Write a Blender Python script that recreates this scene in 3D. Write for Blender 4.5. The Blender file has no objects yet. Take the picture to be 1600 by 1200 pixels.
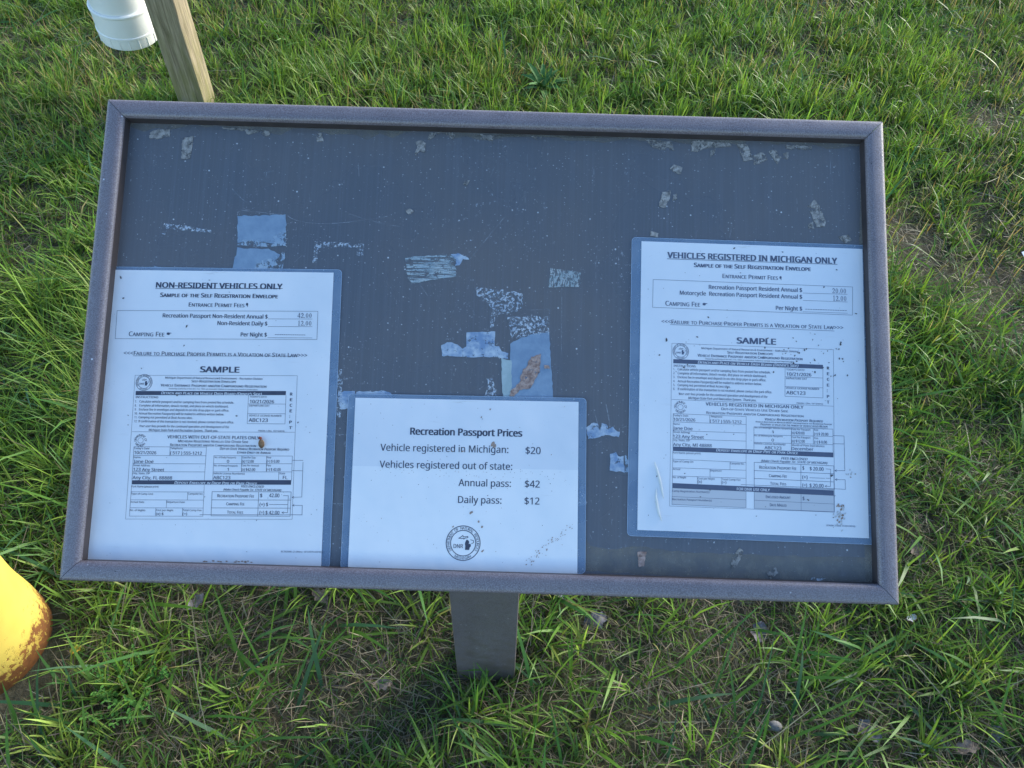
import bpy, math, random, os
import numpy as np
from mathutils import Vector, Matrix
rng = np.random.default_rng(7)
random.seed(7)
SC = bpy.context.scene
COL = SC.collection

# ------------------------------------------------------------------ survey
# Camera pose recovered from the board: board axes in camera coordinates
# (x right, y down, z forward); board unit length = 0.776 m.
F_PX = 1200.0
BW = 0.776
BH = 0.606 * BW
CAM_H = 1.40
TILT = math.radians(33)
_P = [(90, 907), (1407, 946), (1377, 188), (162, 153)]
def _homog(src, dst):
    A = []
    for (x, y), (u, v) in zip(src, dst):
        A += [[x, y, 1, 0, 0, 0, -u*x, -u*y, -u], [0, 0, 0, x, y, 1, -v*x, -v*y, -v]]
    return np.linalg.svd(np.array(A, float))[2][-1].reshape(3, 3)
_K = np.array([[F_PX, 0, 800], [0, F_PX, 600], [0, 0, 1.]])
_m = np.linalg.inv(_K) @ _homog([(0, 0), (BW, 0), (BW, BH), (0, BH)], _P)
_m /= (np.linalg.norm(_m[:, 0]) + np.linalg.norm(_m[:, 1])) / 2
if _m[2, 2] < 0: _m = -_m
_r1 = _m[:, 0] / np.linalg.norm(_m[:, 0])
_r2 = _m[:, 1] - _r1 * (_m[:, 1] @ _r1); _r2 /= np.linalg.norm(_r2)
_n = np.cross(_r1, _r2)
_t = _m[:, 2]
if _n @ _t > 0: _n = -_n
_up = _r2 * math.sin(TILT) + _n * math.cos(TILT)
_X, _Z = _r1, _up
_Y = np.cross(_Z, _X)
R_WC = np.stack([_X, _Y, _Z])              # world <- camera(cv)
CAM = np.array([0, 0, CAM_H])
def c2w(p): return R_WC @ np.asarray(p, float) + CAM
B_O = c2w(_t)                              # lower left corner of the frame
B_U, B_V, B_N = R_WC @ _r1, R_WC @ _r2, R_WC @ _n
def ray(px, py): return R_WC @ np.array([(px-800)/F_PX, (py-600)/F_PX, 1.0])
def ground_at(px, py, z=0.0):
    d = ray(px, py); return CAM + d * ((z - CAM[2]) / d[2])
def at_depth(px, py, depth): return CAM + ray(px, py) * depth
def board_at(px, py, w):
    """pixel of the survey photo -> (u, v) on the board plane that lies w above the frame face"""
    d = ray(px, py); o = B_O + B_N * w
    p = CAM + d * (((o - CAM) @ B_N) / (d @ B_N)) - o
    return np.array([p @ B_U, p @ B_V])
BOARD_M = Matrix(((B_U[0], B_V[0], B_N[0], B_O[0]), (B_U[1], B_V[1], B_N[1], B_O[1]),
                  (B_U[2], B_V[2], B_N[2], B_O[2]), (0, 0, 0, 1)))

# ------------------------------------------------------------------ camera
cd = bpy.data.cameras.new('camera'); cam = bpy.data.objects.new('camera', cd); COL.objects.link(cam)
rx, ry, rz = R_WC @ [1, 0, 0], R_WC @ [0, -1, 0], R_WC @ [0, 0, -1]
cam.matrix_world = Matrix(((rx[0], ry[0], rz[0], CAM[0]), (rx[1], ry[1], rz[1], CAM[1]),
                           (rx[2], ry[2], rz[2], CAM[2]), (0, 0, 0, 1)))
cd.sensor_width = 36; cd.lens = 36 * F_PX / 1600; cd.clip_start = 0.01; cd.clip_end = 500
SC.camera = cam

# ------------------------------------------------------------------ light
SUN_EL, SUN_AZ = math.radians(19), math.radians(52)
w = bpy.data.worlds.new('World'); SC.world = w; w.use_nodes = True
wn = w.node_tree; bg = wn.nodes['Background']
sky = wn.nodes.new('ShaderNodeTexSky'); sky.sky_type = 'NISHITA'; sky.sun_disc = False
sky.sun_elevation = SUN_EL; sky.sun_rotation = SUN_AZ
sky.air_density = 1.0; sky.dust_density = 0.4; sky.ozone_density = 2.5
wn.links.new(sky.outputs[0], bg.inputs[0]); bg.inputs[1].default_value = 0.15
ld = bpy.data.lights.new('sun', 'SUN'); ld.energy = 2.8; ld.angle = math.radians(22); ld.color = (1, .93, .8)
sun = bpy.data.objects.new('sun', ld); COL.objects.link(sun)
sd = Vector((math.sin(SUN_AZ)*math.cos(SUN_EL), math.cos(SUN_AZ)*math.cos(SUN_EL), math.sin(SUN_EL)))
sun.rotation_euler = sd.to_track_quat('Z', 'Y').to_euler(); sun.location = (3, 3, 4)
vs = SC.view_settings; vs.view_transform = 'Standard'; vs.look = 'None'; vs.gamma = 1; vs.exposure = 1.47

# ------------------------------------------------------------------ material helpers
class NT:
    def __init__(s, name):
        s.m = bpy.data.materials.new(name); s.m.use_nodes = True; s.t = s.m.node_tree
        s.t.nodes.clear(); s.out = s.n('ShaderNodeOutputMaterial')
    def n(s, typ, **kw):
        o = s.t.nodes.new(typ)
        for k, v in kw.items(): setattr(o, k, v)
        return o
    def l(s, a, b): s.t.links.new(a, b)
    def coord(s, scale=(1, 1, 1), out='Object'):
        tc = s.n('ShaderNodeTexCoord'); mp = s.n('ShaderNodeMapping'); mp.inputs['Scale'].default_value = scale
        s.l(tc.outputs[out], mp.inputs[0]); return mp.outputs[0]
    def noise(s, v, scale, detail=4, rough=.55, dist=0):
        o = s.n('ShaderNodeTexNoise'); o.inputs['Scale'].default_value = scale; o.inputs['Detail'].default_value = detail
        o.inputs['Roughness'].default_value = rough; o.inputs['Distortion'].default_value = dist
        s.l(v, o.inputs['Vector']); return o.outputs['Fac']
    def vor(s, v, scale, feat='F1', rand=1.0):
        o = s.n('ShaderNodeTexVoronoi', feature=feat); o.inputs['Scale'].default_value = scale
        o.inputs['Randomness'].default_value = rand; s.l(v, o.inputs['Vector']); return o
    def ramp(s, f, stops, interp='LINEAR'):
        o = s.n('ShaderNodeValToRGB'); o.color_ramp.interpolation = interp
        e = o.color_ramp.elements
        while len(e) < len(stops): e.new(.5)
        for q, (p, c) in zip(e, stops):
            q.position = p; q.color = (c, c, c, 1) if isinstance(c, (int, float)) else (*c, 1)
        s.l(f, o.inputs[0]); return o.outputs[0]
    def mix(s, f, a, b, blend='MIX'):
        o = s.n('ShaderNodeMix', data_type='RGBA', blend_type=blend)
        for sock, v in ((o.inputs[0], f), (o.inputs[6], a), (o.inputs[7], b)):
            if isinstance(v, (int, float)): sock.default_value = v
            elif isinstance(v, tuple): sock.default_value = (*v, 1)
            else: s.l(v, sock)
        return o.outputs[2]
    def math(s, op, a, b=0.0):
        o = s.n('ShaderNodeMath', operation=op)
        for sock, v in zip(o.inputs, (a, b)):
            if isinstance(v, (int, float)): sock.default_value = v
            else: s.l(v, sock)
        return o.outputs[0]
    def bsdf(s, col, rough=.5, spec=.5, **kw):
        o = s.n('ShaderNodeBsdfPrincipled')
        for k, v in (('Base Color', col), ('Roughness', rough), ('Specular IOR Level', spec)):
            if isinstance(v, tuple): o.inputs[k].default_value = (*v, 1)
            elif isinstance(v, (int, float)): o.inputs[k].default_value = v
            else: s.l(v, o.inputs[k])
        for k, v in kw.items(): o.inputs[k.replace('_', ' ')].default_value = v
        return o
    def bump(s, b, h, strength=.3, dist=.001):
        o = s.n('ShaderNodeBump'); o.inputs['Strength'].default_value = strength; o.inputs['Distance'].default_value = dist
        s.l(h, o.inputs['Height']); s.l(o.outputs[0], b.inputs['Normal'])
    def done(s, b): s.l(b.outputs[0], s.out.inputs[0]); return s.m
    def cut(s, b, alpha):
        """b where alpha = 1, nothing where alpha = 0"""
        tr = s.n('ShaderNodeBsdfTransparent'); mx = s.n('ShaderNodeMixShader')
        if isinstance(alpha, (int, float)): mx.inputs[0].default_value = alpha
        else: s.l(alpha, mx.inputs[0])
        s.l(tr.outputs[0], mx.inputs[1]); s.l(b.outputs[0], mx.inputs[2]); s.l(mx.outputs[0], s.out.inputs[0]); return s.m

def m_pedestal(): return m_frame('muddy_brown_coat_painted_shade', True)
def m_frame(name='brown_powder_coat', mud_and_shade=False):
    t = NT(name); v = t.coord()
    g = t.noise(v, 900, 3); d = t.noise(v, 26, 5, .65)
    c = t.mix(t.ramp(d, [(.35, 0), (.7, 1)]), (.102, .080, .086), (.148, .122, .130))
    c = t.mix(t.ramp(g, [(.40, 0), (.62, 1)]), c, (.21, .188, .212))
    chip = t.vor(v, 75); sz = t.noise(v, 40, 1)
    c = t.mix(t.math('MULTIPLY', t.ramp(chip.outputs['Distance'], [(.055, 1), (.075, 0)]), t.ramp(sz, [(.56, 0), (.6, 1)])), c, (.62, .62, .66))
    pit = t.vor(v, 110)
    c = t.mix(t.math('MULTIPLY', t.ramp(pit.outputs['Distance'], [(.06, 1), (.09, 0)]), t.ramp(t.noise(v, 31, 1), [(.55, 0), (.6, 1)])), c, (.03, .025, .03))
    if mud_and_shade:
        tc = t.n('ShaderNodeTexCoord'); sx = t.n('ShaderNodeSeparateXYZ'); t.l(tc.outputs['Object'], sx.inputs[0])
        hgt = t.math('ADD', t.noise(v, 48, 6, .7), t.math('MULTIPLY', sx.outputs['Z'], -.95))
        c = t.mix(t.ramp(hgt, [(.30, 0), (.52, .75)]), c, (.115, .092, .075))
        c = t.mix(t.ramp(t.noise(t.coord((1, 1, .3)), 30, 5, .65), [(.52, 0), (.70, .5)]), c, (.19, .165, .165))
        c = t.mix(.25, c, (.05, .04, .042))  # whole coat darkened: the pedestal's shade painted into its colour
    b = t.bsdf(c, t.ramp(d, [(.3, .30), (.7, .44)]), .8); t.bump(b, g, .35, .0006); return t.done(b)
def m_rim():
    t = NT('brown_edge_painted_shade'); v = t.coord(); d = t.noise(v, 60, 4)
    b = t.bsdf(t.mix(d, (.026, .023, .028), (.075, .058, .055)), .55); t.bump(b, t.noise(v, 700), .3, .0005); return t.done(b)  # inner lip of the rails: its shade painted into the colour, with brown dirt
def m_panel():
    t = NT('scuffed_slate_panel'); v = t.coord()
    cl = t.noise(v, 5, 4, .6)
    c = t.mix(t.ramp(cl, [(.35, 0), (.68, 1)]), (.094, .106, .128), (.122, .121, .128))
    # vertical wipe streaks
    st = t.noise(t.coord((420, 6, 1)), 1, 3, .6)
    c = t.mix(t.ramp(st, [(.45, 0), (.8, .30)]), c, (.16, .18, .22))
    # fine dust
    def specks(sc, mx, soft, seed):
        o = t.vor(t.coord((1, 1.25, 1)), sc); sp_ = t.n('ShaderNodeSeparateColor'); t.l(o.outputs['Color'], sp_.inputs[0])
        lim = t.math('MULTIPLY', t.math('POWER', sp_.outputs[seed], 3.0), mx)
        dd = t.math('ADD', o.outputs['Distance'], t.math('MULTIPLY', t.noise(v, sc*3.1, 2), mx*.7))
        return t.ramp(t.math('SUBTRACT', t.math('ADD', lim, mx*.35), dd), [(0, 0), (soft, 1)])
    c = t.mix(t.math('MULTIPLY', specks(330, .26, .05, 0), .7), c, (.40, .42, .46))
    c = t.mix(t.math('MULTIPLY', specks(120, .13, .03, 1), .85), c, (.46, .48, .52))
    d1 = t.vor(v, 260); k1 = t.ramp(t.noise(v, 22, 3), [(.45, 0), (.62, 1)])
    c = t.mix(t.math('MULTIPLY', t.ramp(d1.outputs['Distance'], [(.05, .6), (.13, 0)]), k1), c, (.38, .40, .44))
    d2 = t.vor(v, 85); c = t.mix(t.math('MULTIPLY', t.ramp(d2.outputs['Distance'], [(.05, 1), (.085, 0)]), t.ramp(t.noise(v, 60, 0), [(.57, 0), (.6, 1)])), c, (.50, .53, .57))
    d3 = t.noise(v, 190, 5, .75); c = t.mix(t.math('MULTIPLY', t.ramp(d3, [(.62, 0), (.68, .8)]), t.ramp(t.noise(v, 9, 2), [(.52, 0), (.62, 1)])), c, (.34, .37, .42))
    b = t.bsdf(c, t.ramp(cl, [(.3, .22), (.7, .34)]), .5); t.bump(b, t.noise(v, 300, 4), .04, .0004); return t.done(b)
def m_dirt_film():
    t = NT('dried_dirt_film'); v = t.coord()
    b = t.bsdf(t.mix(t.noise(v, 40, 4), (.13, .125, .11), (.30, .285, .255)), .6)
    return t.cut(b, t.ramp(t.noise(v, 55, 6, .7), [(.32, .18), (.72, .8)]))
def m_scratch():
    t = NT('pale_scratch'); v = t.coord(); b = t.bsdf((.42, .46, .52), .5)
    return t.cut(b, t.ramp(t.noise(v, 160, 3), [(.38, .1), (.62, .65)]))
def m_tape(name, c1, c2, rag=0.0, hatch=0.0, hs=(1, 1, 1), rough=.35, fine=150):
    t = NT(name); v = t.coord()
    n1 = t.noise(v, 90, 5, .65)
    b = t.bsdf(t.mix(t.ramp(t.noise(v, 220, 6, .7) if rough > .7 else n1, [(.38, 0), (.62, 1)]), c1, c2), rough, .5)
    t.bump(b, t.noise(v, 400, 5), .35, .0005)
    a = t.ramp(t.noise(v, fine, 7, .75), [(max(0., rag-.03), 0), (rag+.03, 1)]) if rag > 0 else 1.0
    if hatch > 0:
        w1 = t.noise(t.coord(hs), 1, 5, .7)
        h = t.ramp(w1, [(hatch-.04, 0), (hatch+.04, 1)])
        a = t.math('MULTIPLY', a, h) if rag > 0 else h
    if rough < .7: a = t.math('MULTIPLY', a, .86)
    return t.cut(b, a)
def m_laminate():
    t = NT('clear_blue_laminate'); v = t.coord()
    c = t.mix(t.ramp(t.noise(v, 30, 5), [(.4, 0), (.7, 1)]), (.20, .30, .44), (.27, .37, .50))
    sp = t.vor(v, 240); c = t.mix(t.math('MULTIPLY', t.ramp(sp.outputs['Distance'], [(.08, .8), (.15, 0)]), t.ramp(t.noise(v, 40, 2), [(.5, 0), (.6, 1)])), c, (.7, .75, .8))
    b = t.bsdf(c, .16, .5); return t.cut(b, .52)
def m_paper(name, c=(.74, .76, .79)):
    t = NT(name); v = t.coord()
    k = t.mix(t.ramp(t.noise(v, 7, 4, .6), [(.3, 0), (.75, 1)]), c, tuple(x*q for x, q in zip(c, (.85, .88, .91))))
    sp = t.vor(v, 330); k = t.mix(t.math('MULTIPLY', t.ramp(sp.outputs['Distance'], [(.06, .55), (.12, 0)]), t.ramp(t.noise(v, 35, 2), [(.55, 0), (.65, 1)])), k, (.25, .25, .26))
    k = t.mix(t.math('MULTIPLY', t.ramp(t.noise(t.coord((14, 120, 1)), 1, 5, .7), [(.63, 0), (.72, .35)]), t.ramp(t.noise(v, 14, 2), [(.5, 0), (.62, 1)])), k, (.42, .40, .38))
    b = t.bsdf(k, .16, .6); t.bump(b, t.noise(v, 13, 3), .5, .004); return t.done(b)
def m_plain(name, c, rough=.5, spec=.4, var=.0, sc=80):
    t = NT(name)
    if var: c = t.mix(t.noise(t.coord(), sc, 4), tuple(x*(1-var) for x in c), tuple(min(1, x*(1+var)) for x in c))
    return t.done(t.bsdf(c, rough, spec))
def m_grass():
    t = NT('grass_blade'); a = t.n('ShaderNodeAttribute', attribute_name='tint')
    b = t.bsdf(a.outputs['Color'], .5, .3)
    tl = t.n('ShaderNodeBsdfTranslucent'); mx = t.n('ShaderNodeMixShader'); mx.inputs[0].default_value = .40
    t.l(t.mix(1.0, a.outputs['Color'], (1.0, 1.05, .55), 'MULTIPLY'), tl.inputs[0])
    t.l(b.outputs[0], mx.inputs[1]); t.l(tl.outputs[0], mx.inputs[2]); t.l(mx.outputs[0], t.out.inputs[0]); return t.m
def m_soil():
    t = NT('soil_and_thatch'); v = t.coord()
    n1 = t.noise(v, 3, 6, .6); n2 = t.noise(v, 90, 6, .7)
    c = t.mix(t.ramp(n2, [(.35, 0), (.7, 1)]), (.05, .045, .028), (.14, .125, .082))
    c = t.mix(t.ramp(n1, [(.45, 0), (.65, .5)]), c, (.045, .06, .02))
    tc = t.n('ShaderNodeTexCoord'); ln_ = t.n('ShaderNodeVectorMath', operation='LENGTH'); t.l(tc.outputs['Object'], ln_.inputs[0])
    lawn = t.mix(t.noise(v, 14, 6, .7), (.045, .085, .018), (.115, .175, .035))                # the lawn beyond the blades built one by one
    c = t.mix(t.ramp(t.math('MULTIPLY', ln_.outputs['Value'], .1), [(.42, 0), (.62, 1)]), c, lawn)
    b = t.bsdf(c, .9, .1); t.bump(b, n2, .8, .01); return t.done(b)
def m_wood():
    t = NT('weathered_wood'); v = t.coord((1, 1, .06))
    g = t.noise(v, 130, 6, .65, .4); s = t.noise(t.coord((1, 1, .02)), 300, 3)
    c = t.mix(t.ramp(g, [(.3, 0), (.7, 1)]), (.13, .105, .07), (.42, .35, .24))
    c = t.mix(t.ramp(s, [(.30, 1), (.39, 0)]), c, (.05, .043, .03))
    tc = t.n('ShaderNodeTexCoord'); sx = t.n('ShaderNodeSeparateXYZ'); t.l(tc.outputs['Object'], sx.inputs[0])
    gr = t.math('MULTIPLY', t.ramp(sx.outputs['Z'], [(.0, 1), (.45, 0)]), t.ramp(t.noise(t.coord((1, 1, .25)), 45, 4), [(.35, 0), (.6, .75)]))
    c = t.mix(gr, c, (.17, .17, .05))
    b = t.bsdf(c, .8, .2); t.bump(b, g, .5, .003); return t.done(b)
def m_pvc():
    t = NT('white_plastic_pipe'); v = t.coord()
    c = t.mix(t.ramp(t.noise(v, 9, 4), [(.4, 0), (.75, 1)]), (.80, .81, .79), (.72, .73, .70))
    b = t.bsdf(c, .32, .5); return t.done(b)
def m_bollard():
    t = NT('chipped_yellow_paint'); v = t.coord()
    tc = t.n('ShaderNodeTexCoord'); sx = t.n('ShaderNodeSeparateXYZ'); t.l(tc.outputs['Object'], sx.inputs[0])
    n1 = t.noise(v, 30, 7, .68); n2 = t.noise(v, 12, 3)
    y = t.mix(t.ramp(n2, [(.35, 0), (.7, 1)]), (.55, .415, .085), (.48, .35, .065))
    z = t.math('MULTIPLY', sx.outputs['Z'], 1.0)
    edge = t.math('ADD', n1, t.math('MULTIPLY', z, -4.2))        # more rust low down
    edge2 = t.math('ADD', t.noise(v, 58, 7, .76), t.math('MULTIPLY', z, -2.8))
    rust = t.mix(t.noise(v, 120, 5), (.06, .028, .015), (.26, .10, .025))
    stain = t.mix(t.ramp(edge, [(.22, 0), (.36, .7)]), y, (.42, .28, .05))
    c = t.mix(t.ramp(edge2, [(.37, 0), (.385, 1)]), stain, rust)
    b = t.bsdf(c, t.ramp(edge, [(.30, .62), (.36, .9)]), .25); t.bump(b, t.ramp(edge2, [(.31, 1), (.36, 0)]), .5, .002); return t.done(b)
def m_leaf(name, a, b_):
    t = NT(name); v = t.coord(); c = t.mix(t.ramp(t.noise(v, 120, 5), [(.35, 0), (.65, 1)]), a, b_)
    b = t.bsdf(c, .7, .2); t.bump(b, t.noise(v, 200, 4), .4, .002); return t.done(b)

# ------------------------------------------------------------------ object helpers
def mesh_obj(name, verts, faces, mats, parent=None, mi=None, smooth=None):
    me = bpy.data.meshes.new(name); me.from_pydata([tuple(map(float, v)) for v in verts], [], faces); me.update()
    for m in (mats if isinstance(mats, (list, tuple)) else [mats]): me.materials.append(m)
    if mi is not None: me.polygons.foreach_set('material_index', mi)
    if smooth is not None:
        me.polygons.foreach_set('use_smooth', [True]*len(me.polygons)); me.set_sharp_from_angle(angle=math.radians(smooth))
    o = bpy.data.objects.new(name, me); COL.objects.link(o)
    if parent: o.parent = parent
    return o
def tag(o, label=None, cat=None, group=None, kind=None):
    for k, v in (('label', label), ('category', cat), ('group', group), ('kind', kind)):
        if v: o[k] = v
    return o
def empty(name, M):
    o = bpy.data.objects.new(name, None); o.empty_display_size = .05; COL.objects.link(o); o.matrix_world = M; return o
class MB:
    def __init__(s): s.v, s.f, s.mi = [], [], []
    def add(s, vs_, fs, mi=0):
        b = len(s.v); s.v += [tuple(map(float, p)) for p in vs_]; s.f += [tuple(i+b for i in f) for f in fs]; s.mi += [mi]*len(fs)
    def box(s, a, b, mi=0):
        (x0, y0, z0), (x1, y1, z1) = a, b
        s.add([(x0,y0,z0),(x1,y0,z0),(x1,y1,z0),(x0,y1,z0),(x0,y0,z1),(x1,y0,z1),(x1,y1,z1),(x0,y1,z1)],
              [(0,3,2,1),(4,5,6,7),(0,1,5,4),(1,2,6,5),(2,3,7,6),(3,0,4,7)], mi)
    def slab(s, poly, z0, z1, mi=0):
        """extrude a flat outline (counter-clockwise) from z0 to z1"""
        A = sum(poly[i][0]*poly[(i+1) % len(poly)][1]-poly[(i+1) % len(poly)][0]*poly[i][1] for i in range(len(poly)))
        if A < 0: poly = poly[::-1]
        n = len(poly)
        s.add([(x, y, z1) for x, y in poly]+[(x, y, z0) for x, y in poly],
              [tuple(range(n)), tuple(range(2*n-1, n-1, -1))]+[(i, i+n, (i+1) % n+n, (i+1) % n) for i in range(n)], mi)
    def flat(s, poly, z, mi=0):
        A = sum(poly[i][0]*poly[(i+1) % len(poly)][1]-poly[(i+1) % len(poly)][0]*poly[i][1] for i in range(len(poly)))
        if A < 0: poly = poly[::-1]
        s.add([(x, y, z) for x, y in poly], [tuple(range(len(poly)))], mi)
    def line(s, pts, wd, z, mi=0):
        for (x0, y0), (x1, y1) in zip(pts[:-1], pts[1:]):
            L = math.hypot(x1-x0, y1-y0) or 1e-9; ux, uy = (x1-x0)/L, (y1-y0)/L; h = wd/2
            x0_, y0_, x1_, y1_ = x0-ux*h, y0-uy*h, x1+ux*h, y1+uy*h
            s.flat([(x0_-uy*h, y0_+ux*h), (x0_+uy*h, y0_-ux*h), (x1_+uy*h, y1_-ux*h), (x1_-uy*h, y1_+ux*h)], z, mi)
            z += 2e-6
    def ring(s, cx, cy, r, wd, z, n=48, mi=0):
        p = [(math.cos(2*math.pi*i/n), math.sin(2*math.pi*i/n)) for i in range(n)]
        s.add([(cx+a*(r-wd/2), cy+b*(r-wd/2), z) for a, b in p]+[(cx+a*(r+wd/2), cy+b*(r+wd/2), z) for a, b in p],
              [(i, n+i, n+(i+1) % n, (i+1) % n) for i in range(n)], mi)
    def tube(s, p0, p1, r0, r1, n=24, cap=True, mi=0):
        p0, p1 = Vector(p0), Vector(p1); q = (p1-p0).normalized().to_track_quat('Z', 'Y')
        c = [q @ Vector((math.cos(2*math.pi*i/n), math.sin(2*math.pi*i/n), 0)) for i in range(n)]
        s.add([p0+k*r0 for k in c]+[p1+k*r1 for k in c], [(i, (i+1) % n, n+(i+1) % n, n+i) for i in range(n)] +
              ([tuple(range(n-1, -1, -1)), tuple(range(n, 2*n))] if cap else []), mi)
    def obj(s, name, mats, parent=None, smooth=None): return mesh_obj(name, s.v, s.f, mats, parent, s.mi, smooth)
def lathe(mb, prof, n=48, mi=0, M=None):
    vs_ = []
    for r, z in prof:
        for i in range(n):
            p = Vector((r*math.cos(2*math.pi*i/n), r*math.sin(2*math.pi*i/n), z)); vs_.append(M @ p if M else p)
    fs = [(k*n+i, k*n+(i+1) % n, (k+1)*n+(i+1) % n, (k+1)*n+i) for k in range(len(prof)-1) for i in range(n)]
    fs += [tuple(range(n-1, -1, -1)), tuple((len(prof)-1)*n+i for i in range(n))]
    mb.add(vs_, fs, mi)
def rough_poly(poly, amp, step):
    """tear the edges of an outline"""
    out = []
    for (x0, y0), (x1, y1) in zip(poly, poly[1:]+poly[:1]):
        L = math.hypot(x1-x0, y1-y0); k = max(1, int(L/step)); nx, ny = -(y1-y0)/(L+1e-9), (x1-x0)/(L+1e-9)
        for i in range(k):
            t = (i+(random.uniform(-.25, .25) if i else 0))/k; d = random.uniform(-1, 1)*amp
            out.append((x0+(x1-x0)*t+nx*d, y0+(y1-y0)*t+ny*d))
    return out

# ------------------------------------------------------------------ ground
def vnoise(x, y, s, seed):
    r = np.random.default_rng(seed); G = r.random((64, 64))
    fx, fy = x/s+1000, y/s+1000; ix, iy = np.floor(fx).astype(int), np.floor(fy).astype(int)
    tx, ty = fx-ix, fy-iy; tx, ty = tx*tx*(3-2*tx), ty*ty*(3-2*ty)
    g = lambda a, b: G[a % 64, b % 64]
    return (g(ix, iy)*(1-tx)+g(ix+1, iy)*tx)*(1-ty)+(g(ix, iy+1)*(1-tx)+g(ix+1, iy+1)*tx)*ty
def gz(x, y):
    x, y = np.asarray(x, float), np.asarray(y, float)
    return ((vnoise(x, y, .45, 1)-.5)*.03+(vnoise(x, y, .12, 2)-.5)*.014)*np.clip(1.3-np.hypot(x, y-1.5)/6, 0, 1)
_ax = np.concatenate([[-200, -60, -20, -9], np.arange(-5, 5.01, .05), [9, 20, 60, 200]])
_ay = np.concatenate([[-200, -60, -20, -6, -3], np.arange(-1.5, 7.01, .05), [10, 20, 60, 200]])
gx, gy = np.meshgrid(_ax, _ay); gv = np.stack([gx.ravel(), gy.ravel(), gz(gx.ravel(), gy.ravel())], 1)
nx, ny = len(_ax), len(_ay)
gf = [(j*nx+i, j*nx+i+1, (j+1)*nx+i+1, (j+1)*nx+i) for j in range(ny-1) for i in range(nx-1)]
tag(mesh_obj('ground', gv, gf, m_soil(), smooth=180), 'brown soil with thatch under the lawn', 'ground', kind='structure')

# ------------------------------------------------------------------ information board
M_FR, M_RIM, M_PAN = m_frame(), m_rim(), m_panel()
PW = -0.015                                            # panel face below the frame face
board = empty('information_board', BOARD_M)
tag(board, 'tilted brown metal framed notice board with slate panel on one pedestal', 'notice board')
RW = .0188
prof = [(0, -.034), (0, -.0034), (.0004, -.0022), (.0012, -.0015), (.0035, -.0009), (.0065, -.0004), (.0100, 0), (.0125, 0)]
prof += [(.0125+.0058*math.sin(a), -.0058+.0058*math.cos(a)) for a in np.linspace(.18, math.pi/2, 8)]
prof += [(RW-.0004, -.0148), (RW-.0004, -.034)]
corn = [(0, 0), (BW, 0), (BW, BH), (0, BH)]; inn = [(1, 1), (-1, 1), (-1, -1), (1, -1)]
for k in range(4):
    (xa, ya), (xb, yb) = corn[k], corn[(k+1) % 4]; ia, ib = inn[k], inn[(k+1) % 4]
    L = math.hypot(xb-xa, yb-ya); dx, dy = (xb-xa)/L, (yb-ya)/L; g = .0003
    va = [(xa+a*ia[0]+dx*g, ya+a*ia[1]+dy*g, z) for a, z in prof]; vb = [(xb+a*ib[0]-dx*g, yb+a*ib[1]-dy*g, z) for a, z in prof]
    n = len(prof); fs = [(i, i+n, (i+1) % n+n, (i+1) % n) for i in range(n)]+[tuple(range(n)), tuple(range(2*n-1, n-1, -1))]
    mi = [1 if 14 <= i <= 15 else 0 for i in range(n)]+[0, 0]
    r_ = mesh_obj('frame_rail', va+vb, fs, [M_FR, M_RIM], board, mi, smooth=35)
# panel: slab, dirt along the rails and scratches
pb = MB(); e = RW-.0012
pb.slab([(e, e), (BW-e, e), (BW-e, BH-e), (e, BH-e)], PW-.004, PW)
def Q(*pts): return [tuple(board_at(x, y, PW)) for x, y in pts]
Z1 = PW+.00006
top = [(186, 186), (500, 196), (800, 208), (1100, 214), (1350, 216)]
low = [(186+i*(1350-186)/60, 186+(216-186)*i/60+13+random.uniform(-5, 6)+4*math.sin(i*.7)) for i in range(61)]
pb.flat(Q(*(top+low[::-1])), Z1, 1)
pb.flat(Q(*rough_poly([(912, 892), (914, 838), (922, 852), (950, 858), (1000, 854), (1060, 862), (1200, 868), (1366, 872), (1369, 918), (1140, 906)], 1.6, 12)), Z1, 1)
pb.flat(Q((132, 880), (146, 836), (154, 812), (160, 870), (166, 884)), Z1, 1)
pb.flat(Q((1346, 218), (1340, 500), (1346, 700), (1352, 905), (1364, 914), (1358, 600), (1352, 300)), Z1+.00002, 1)
def scr(pts, wd=.0004):
    q = [(a, b) for a, b in Q(*pts)]; pb.line(q, wd, PW+.00009, 2)
def arc(a, m, b, n=12): return [((1-t)**2*a[0]+2*t*(1-t)*m[0]+t*t*b[0], (1-t)**2*a[1]+2*t*(1-t)*m[1]+t*t*b[1]) for t in np.linspace(0, 1, n)]
scr(arc((448, 336), (475, 362), (605, 338))); scr(arc((536, 330), (570, 345), (624, 354))); scr(arc((735, 404), (775, 355), (789, 338)))
scr([(372, 328), (448, 336)]); scr([(372, 328), (371, 336)]); scr(arc((363, 295), (375, 310), (388, 318))); scr([(560, 255), (561, 275)], .0003)
scr([(878, 450), (877, 560)], .0003); scr([(858, 483), (815, 485)], .0003); scr([(858, 483), (858, 522)], .0003); scr(arc((970, 670), (990, 660), (1006, 650)), .0003)
scr([(954, 670), (947, 632)], .0006); scr([(934, 664), (928, 640)], .0004); scr([(1145, 345), (1140, 372)], .0003); scr([(1245, 310), (1246, 335)], .0003)
scr([(667, 386), (672, 398)], .0003); scr(arc((657, 446), (664, 456), (668, 462)), .0003); scr(arc((728, 474), (738, 480), (742, 492)), .0003); scr([(932, 400), (929, 424)], .0003)
scr([(517, 476), (530, 469)], .0003); scr([(510, 676), (553, 681)], .0006); scr([(507, 786), (545, 788)], .0006)
for i in range(170):
    x, y = random.uniform(195, 1335), random.uniform(215, 860); a = random.choice([math.pi/2]*3+[random.uniform(0, 3.14)]); l = random.choice([4, 6, 9, 14, 24])
    scr([(x, y), (x+l*math.cos(a), y+l*math.sin(a))], random.choice([.00016, .0002, .0003]))
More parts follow.
